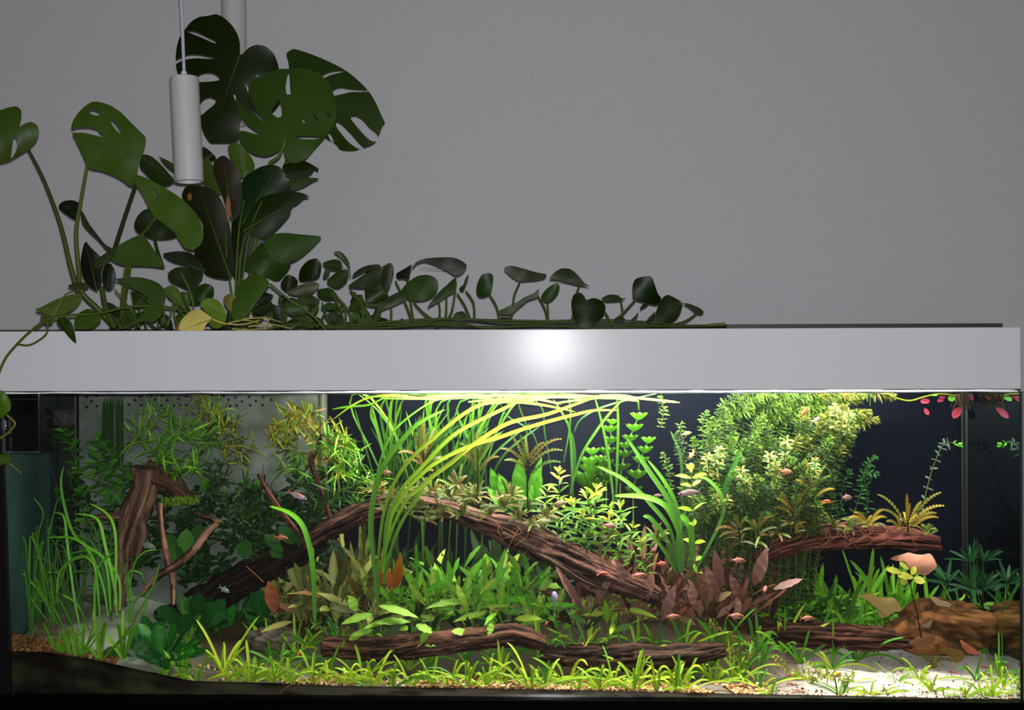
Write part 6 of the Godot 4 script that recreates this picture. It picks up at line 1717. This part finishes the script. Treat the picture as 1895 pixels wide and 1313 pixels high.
	for s in [[1650, 1185], [1690, 1195], [1720, 1205], [1735, 1160], [1675, 1170], [1440, 1180], [1360, 1240], [1380, 1225], [1470, 1255], [1500, 1265], [1340, 1200], [1310, 1175], [1730, 1235], [1560, 1270]]:
		wk += 1
		var b := G(s[0], s[1])
		var t := thing("creeping_weed", "tangled creeping weed with tiny yellow leaves, %s between the brown crypts and the big stone" % ordinal(wk), "stem plant", b, "creeping weeds on the sand")
		for j in 3:
			var p := PackedVector3Array([b, b + Vector3(rf(-0.02, 0.02), rf(0.008, 0.025), rf(0, 0.008)), b + Vector3(rf(-0.045, 0.045), rf(0.01, 0.045), rf(0, 0.01))])
			stemmed(t, p, 0.008, 3, 0.0095, 0.0016, "oval", [c(150, 150, 50), c(120, 140, 44)], [c(180, 176, 60)], 0.3, false, c(120, 96, 44), 0.0006)
	# floaters by the side glass
	var fo := thing("floating_plant", "red floating plant with pink leaves and hairy brown roots by the side glass", "floating plant", P(1770, 730, -0.2))
	begin()
	tube(inside_tank(catmull(path2([1640, 727, 1662, 737, 1685, 741, 1710, 734, 1734, 729, 1759, 730, 1775, 733], -0.19, -0.2), 26)), R(0.0017, 0.0015), 7, c(150, 170, 40), c(150, 168, 44))
	flush("runner", fo, M.water_leaf, true, true)
	for q in [[1718, 738, 1706, 746, 8, 1], [1712, 755, 1717, 768, 5, 1], [1776, 753, 1764, 774, 8, 1], [1745, 735, 1737, 744, 6, 1], [1764, 732, 1758, 742, 7, 0], [1722, 730, 1735, 732, 5, 0], [1750, 733, 1738, 736, 4, 1], [1792, 732, 1800, 740, 6, 1]]:
		var b := inside_tank(PackedVector3Array([P(q[0], q[1], -0.2)]))[0]
		var f := P(q[2], q[3], -0.185)
		leaf(fo, "leaf", b, (f - b).normalized(), b.distance_to(f), q[4] / 1000.0, "oval", 0.0, c(150, 42, 62) if q[5] else c(84, 140, 44), c(172, 70, 88) if q[5] else c(120, 190, 60), 0.1, 0.05, 7, 0.8, 0.2)
	begin()
	for j in 60:
		var b := P(rf(1768, 1800), 728, -0.2 + rf(-0.02, 0.02))
		tube(inside_tank(bow(b, b + Vector3(rf(-0.006, 0.006), -0.015, rf(-0.005, 0.005)), b + Vector3(rf(-0.012, 0.01), rf(-0.034, -0.014), rf(-0.006, 0.006)), 5)), R(0.0012, 0.0006), 4, c(70, 54, 36), c(60, 50, 34))
	flush("root_beard", fo, M.stem, true, true).set_meta("kind", "stuff")

# ------------------------------------------------------------------ grass along the front
func make_front_grass() -> void:
	var y := [c(168, 204, 40), c(150, 194, 36), c(186, 210, 50), c(134, 182, 36)]
	var g := [c(84, 150, 34), c(70, 134, 34), c(100, 164, 38)]
	var front := [[365, 1262, 44], [440, 1267, 56], [464, 1267, 66], [413, 1247, 78], [469, 1260, 74], [536, 1270, 66], [580, 1267, 54], [637, 1275, 60], [726, 1272, 64], [802, 1267, 48], [835, 1267, 52], [865, 1275, 74], [928, 1262, 66], [981, 1277, 78], [1049, 1262, 74], [1071, 1277, 44], [1112, 1277, 60], [1138, 1272, 66], [1173, 1280, 60], [1216, 1280, 52], [1252, 1280, 74], [1269, 1277, 58], [1410, 1273, 60], [1423, 1284, 36], [1554, 1284, 40], [1529, 1256, 42], [1638, 1284, 40], [1611, 1284, 30], [1725, 1278, 52], [1788, 1289, 40], [1807, 1259, 60], [1820, 1289, 42], [1834, 1289, 54], [1706, 1256, 56], [1880, 1254, 84], [1356, 1255, 58], [690, 1270, 52], [760, 1274, 50], [900, 1270, 56], [1010, 1270, 56], [1320, 1262, 52], [505, 1262, 60], [609, 1262, 50], [670, 1262, 60], [1190, 1265, 60], [1480, 1259, 44], [1580, 1262, 36], [1855, 1275, 50], [1660, 1262, 40]]
	front.sort_custom(func(p, q): return p[0] < q[0])
	for k in front.size():
		var s: Array = front[k]
		var side: String = "gravel" if s[0] < 1400 else "sand"
		var t := thing("grass_tuft", "yellow green grass tuft at the front glass, %s from the dark rosettes, rooted in %s" % [ordinal(k + 1), side], "grass tuft", G(s[0], s[1]), "yellow green tufts along the front glass")
		tuft(t, t.position, 10 if s[2] > 50 else 6, s[2] / 1000.0 * (2.0 if s[0] < 1400 else 1.6), 0.0024 if s[0] < 1400 else 0.0019, y if k % 4 else y + g, 20, 88, 0.2, 0.85)
	var back := [[549, 1212, 66], [602, 1232, 62], [647, 1214, 60], [703, 1212, 66], [739, 1231, 70], [797, 1229, 70], [865, 1232, 92], [996, 1214, 78], [1059, 1234, 92], [1105, 1229, 70], [1249, 1250, 62], [1371, 1257, 66], [1335, 1198, 84], [1448, 1205, 76], [1508, 1204, 78], [1543, 1206, 70], [1581, 1224, 92], [1622, 1206, 72], [1407, 1232, 70], [1788, 1192, 112], [1853, 1176, 66], [930, 1236, 70], [1480, 1226, 70], [1150, 1242, 70], [520, 1236, 60], [1400, 1205, 70], [1300, 1238, 64], [1020, 1232, 66], [760, 1236, 60], [1540, 1236, 64], [1820, 1180, 60], [1880, 1210, 64], [500, 1215, 56], [575, 1200, 60], [625, 1195, 58], [680, 1195, 56], [480, 1200, 50], [660, 1225, 60], [1090, 1205, 70], [1180, 1215, 70], [1220, 1205, 66], [1270, 1200, 66], [960, 1210, 66], [905, 1205, 60]]
	back.sort_custom(func(p, q): return p[0] < q[0])
	for k in back.size():
		var s: Array = back[k]
		var t := thing("grass_tuft", "greener taller grass tuft in the second row, %s counted from the flat grey stone" % ordinal(k + 1), "grass tuft", G(s[0], s[1]), "green tufts in the second row")
		tuft(t, t.position, 11, s[2] / 1000.0 * 1.75, 0.0026, g if k % 3 else y + g, 25, 88, 0.1, 0.75)
	var left := [[109, 1222, 60, "grass tuft with two leaning blades at the brown gravel's edge"], [129, 1230, 46, "small grass tuft in front of the pale sand patch"], [138, 1225, 44, "narrow grass tuft between the two on the pale sand patch"], [151, 1220, 76, "broad-bladed bright grass tuft on the pale sand patch"], [186, 1228, 86, "tall many-bladed grass tuft nearest the dark rosettes' sand edge"], [230, 1220, 88, "grass tuft touching the dark rosettes"], [340, 1258, 66, "grass tuft in front of the nearest dark rosette"], [301, 1252, 24, "tiny grass tuft under the nearest dark rosette"], [53, 1192, 40, "single brownish tuft standing in the brown gravel"], [345, 1190, 90, "long-bladed grass tuft rising out of the dark rosettes"]]
	for s in left:
		var t := thing("grass_tuft", s[3], "grass tuft", G(s[0], s[1]), "grass tufts by the pale sand patch")
		tuft(t, t.position, 4 if s[2] < 50 else 8, s[2] / 1000.0 * 1.4, 0.0033, [c(104, 168, 34), c(90, 150, 34), c(124, 186, 40)] if s[0] > 60 else [c(104, 84, 36)], 45, 88, 0.05, 0.5)

# ------------------------------------------------------------------ fish and shrimps
func fish(label: String, px: float, py: float, z: float, length: float, right: bool, turn: float, back: Color, belly: Color, deep := 0.30, yaw := 0.0, spot := false) -> void:
	var t := thing("fish", label, "fish", P(px, py, z), "small fish")
	var l := length / 1000.0 * 0.95
	var s := 1.0 if right else -1.0
	var bs := Basis(Vector3.UP, deg_to_rad(yaw)) * Basis(Vector3.BACK, deg_to_rad(turn))
	var prof := [[0.5, 0.02], [0.46, 0.22], [0.38, 0.5], [0.25, 0.82], [0.1, 1.0], [-0.08, 0.92], [-0.2, 0.66], [-0.3, 0.36], [-0.36, 0.24]]
	begin()
	for i in prof.size():
		for j in 14:
			var a := TAU * j / 14
			var h: float = prof[i][1] * deep * l * 0.5
			V.append(bs * Vector3(prof[i][0] * l * s, sin(a) * h - 0.02 * l * (1 - prof[i][1]), cos(a) * h * 0.45))
			C.append(belly.lerp(back, clampf(0.5 + sin(a) * 0.8, 0, 1)) * (0.25 if spot and i == 3 and absf(sin(a)) < 0.75 else 1.0))
	for i in prof.size() - 1:
		for j in 14:
			var e := i * 14 + j
			var f := i * 14 + (j + 1) % 14
			I.append_array(PackedInt32Array([e, e + 14, f, f, e + 14, f + 14]))
	flush("body", t, M.fish)
	for q in [["tail_fin", [-0.34, 0.03, -0.52, 0.2, -0.44, 0.0, -0.52, -0.2, -0.34, -0.03]], ["dorsal_fin", [0.06, 0.13, -0.08, 0.27, -0.12, 0.23, -0.1, 0.1]], ["belly_fin", [0.02, -0.13, -0.1, -0.25, -0.14, -0.2, -0.16, -0.08]]]:
		begin()
		var p: Array = q[1]
		var n := p.size() / 2
		var cx := 0.0
		var cy := 0.0
		for k in n:
			cx += p[2 * k] / n
			cy += p[2 * k + 1] / n
		for side in [0.6, -0.6]:
			var b0 := V.size()
			V.append(bs * Vector3(cx * l * s, cy * l * deep / 0.3, side * 0.0006))
			C.append(back)
			for k in n:
				V.append(bs * Vector3(p[2 * k] * l * s, p[2 * k + 1] * l * deep / 0.3, 0.0))
				C.append(back * 1.1)
			for k in n:
				var x := b0 + 1 + k
				var y := b0 + 1 + (k + 1) % n
				I.append_array(PackedInt32Array([b0, x, y] if side > 0 else [b0, y, x]))
		flush(q[0], t, M.fish)
	begin()
	blob(Vector3(0.045, 0.045, 0.03) * l, 8, 6, 0.0, c(12, 10, 10), 1)
	flush("eye", t, M.fish).position = bs * Vector3(0.37 * l * s, 0.02 * l, 0.075 * l)

func make_fish() -> void:
	var o := c(172, 92, 70)
	var p := c(190, 132, 108)
	fish("orange fish with a dark spot swimming in front of the yellow-leaved bush", 1127, 972, -0.06, 32, true, -8, o, p, 0.3, 0, true)
	fish("orange fish hovering above the lower end of the arching log", 1181, 1064, -0.05, 36, true, 3, o, p, 0.3, 0, true)
	fish("small red orange fish just past the arching log's end", 1224, 1042, -0.06, 24, true, 0, c(214, 84, 66), p, 0.34, 20)
	fish("orange fish among the upright brown crypt leaves under the comb-leaved plants", 1366, 1036, -0.05, 32, true, -4, o, p, 0.3, 0, true)
	fish("pink fish seen head on beside the outstretched brown leaf", 1416, 1090, -0.05, 26, true, 10, c(220, 120, 110), c(230, 150, 140), 0.5, 62)
	fish("orange fish low among the brown crypts beside the pale pink leaves", 1245, 1140, -0.04, 32, true, 0, o, p, 0.3, 0, true)
	fish("orange fish low at the far edge of the brown crypts", 1362, 1139, -0.04, 36, true, -5, o, p, 0.32, 0, true)
	fish("orange fish in front of the dark oval leaves at the leaning log", 520, 994, -0.08, 30, true, -6, c(190, 104, 66), c(190, 130, 90), 0.32, 0, true)
	fish("slim silver fish with a rusty back beside the slanting twig", 550, 916, -0.07, 44, true, -22, c(150, 92, 70), c(196, 190, 220), 0.26)
	fish("silver fish passing the thin branch of the stump", 273, 1008, -0.09, 36, true, -18, c(96, 116, 96), c(150, 160, 150), 0.34)
	fish("little silver fish in front of the leaning log's foot", 415, 1090, -0.09, 26, true, -30, c(110, 130, 120), c(170, 176, 160), 0.36)
	fish("olive fish hovering in the navy gap by the thicket", 1270, 802, -0.15, 24, true, 15, c(110, 112, 64), c(140, 140, 90), 0.38)
	fish("orange fish below the olive one at the thicket's edge", 1280, 841, -0.12, 20, false, 60, c(222, 150, 96), c(230, 170, 120), 0.42)
	fish("pale orange fish in the shaded middle of the thicket", 1454, 872, -0.1, 28, true, -4, c(190, 112, 74), c(200, 140, 100), 0.4)
	fish("grey brown striped fish passing the slender upright stem", 1276, 911, -0.06, 48, false, 8, c(120, 94, 88), c(160, 136, 130), 0.28)
	fish("tiny striped fish between the broad strap leaves", 1218, 916, -0.1, 20, false, 0, c(90, 70, 54), c(190, 160, 130), 0.28)
	fish("olive gold fish above the creeping plants by the yellow-leaved bush", 1035, 931, -0.08, 32, true, 8, c(132, 122, 60), c(160, 150, 90), 0.36)
	fish("translucent olive fish resting over the arching log's middle", 1003, 965, -0.07, 38, true, 2, c(124, 130, 60), c(160, 164, 96), 0.34)
	fish("dull mauve fish by the red shrimp at the thicket's foot", 1567, 920, -0.14, 24, true, 0, c(120, 90, 80), c(140, 110, 100), 0.5)
	fish("brown fish peering out beside the long tape grass", 714, 874, -0.12, 26, true, 0, c(130, 84, 60), c(150, 100, 80), 0.36)
	fish("orange fish lying low behind the second row of grass near the sunken log", 1494, 1143, -0.08, 30, true, 0, c(200, 120, 80), p, 0.32, 0, true)
	fish("pinkish fish in the sunlit crown of the thicket", 1510, 776, -0.09, 20, true, 30, c(200, 170, 170), c(220, 200, 200), 0.34)
	var k := 0
	for s in [[1459, 1252], [1463, 1267], [1475, 1280], [1406, 1277], [1551, 1250], [1820, 1236], [1831, 1251], [1842, 1262], [1878, 1268], [1870, 1284], [1765, 1246]]:
		k += 1
		var b := G(s[0], s[1])
		shrimp("tiny red shrimp on the pale sand, %s from the low log's near end" % ordinal(k), b + Vector3(0, 0.002, 0), rf(-20, 20), 1.0)
	shrimp("red shrimp clinging in the thicket's sunlit crown", P(1489, 763, -0.08), 25, 1.7)
	shrimp("red shrimp on the overhanging log's comb-leaved plants", P(1530, 928, -0.1), -10, 1.4)
	shrimp("red shrimp on the arching log's lower side", P(1117, 1062, -0.05), 0, 1.7)
	shrimp("red shrimp between the green crypts and the pale bud", P(1012, 1153, -0.045), 30, 1.0)
	shrimp("red shrimp on the sunken log below the green crypt with brown stems", P(1077, 1191, -0.04), -30, 1.0)
	shrimp("orange red shrimp sitting on a grass tip near the flat grey stone", P(553, 1210, -0.04), 35, 1.2)

func shrimp(label: String, at: Vector3, turn: float, size: float) -> void:
	var t := thing("shrimp", label, "shrimp", at, "red shrimps")
	t.rotation_degrees = Vector3(0, turn * 2, turn * 0.5)
	var u := 0.001 * size
	begin()
	tube(PackedVector3Array([Vector3(6, 0.6, 0) * u, Vector3(3.5, 1.2, 0) * u, Vector3(0, 1.9, 0) * u, Vector3(-3, 1.2, 0) * u, Vector3(-5.5, -0.2, 0) * u]), PackedFloat32Array([0.5 * u, 1.3 * u, 1.5 * u, 1.1 * u, 0.4 * u]), 8, c(196, 52, 40), c(206, 70, 54))
	flush("body", t, M.fish)
	begin()
	for q in [3.0, 1.5, 0.0, -1.5]:
		tube(PackedVector3Array([Vector3(q, 0.6, 0.4) * u, Vector3(q + 0.5, -0.6, 0.9) * u, Vector3(q + 0.2, -1.6, 1.1) * u]), R(0.25 * u, 0.15 * u), 4, c(190, 80, 60), c(190, 80, 60))
	flush("legs", t, M.fish)
	begin()
	tube(PackedVector3Array([Vector3(6, 0.8, 0.2) * u, Vector3(8.5, 2.0, 0.6) * u, Vector3(11, 1.6, 1.0) * u]), R(0.2 * u, 0.1 * u), 4, c(200, 90, 70), c(200, 90, 70))
	flush("feeler", t, M.fish)
	begin()
	for q in [0.5, 0.0, -0.5]:
		ribbon(PackedVector3Array([Vector3(-5.2, 0, 0) * u, Vector3(-6.4, -0.4 + q, 0.1) * u, Vector3(-7.6, -0.9 + q * 1.6, 0.1) * u]), Vector3(0, 0.3, 1), 0.6 * u, PackedFloat32Array([0.5, 1.0, 0.3]), 0.0, 0.0, c(196, 60, 46), c(206, 80, 60))
	flush("tail", t, M.fish)
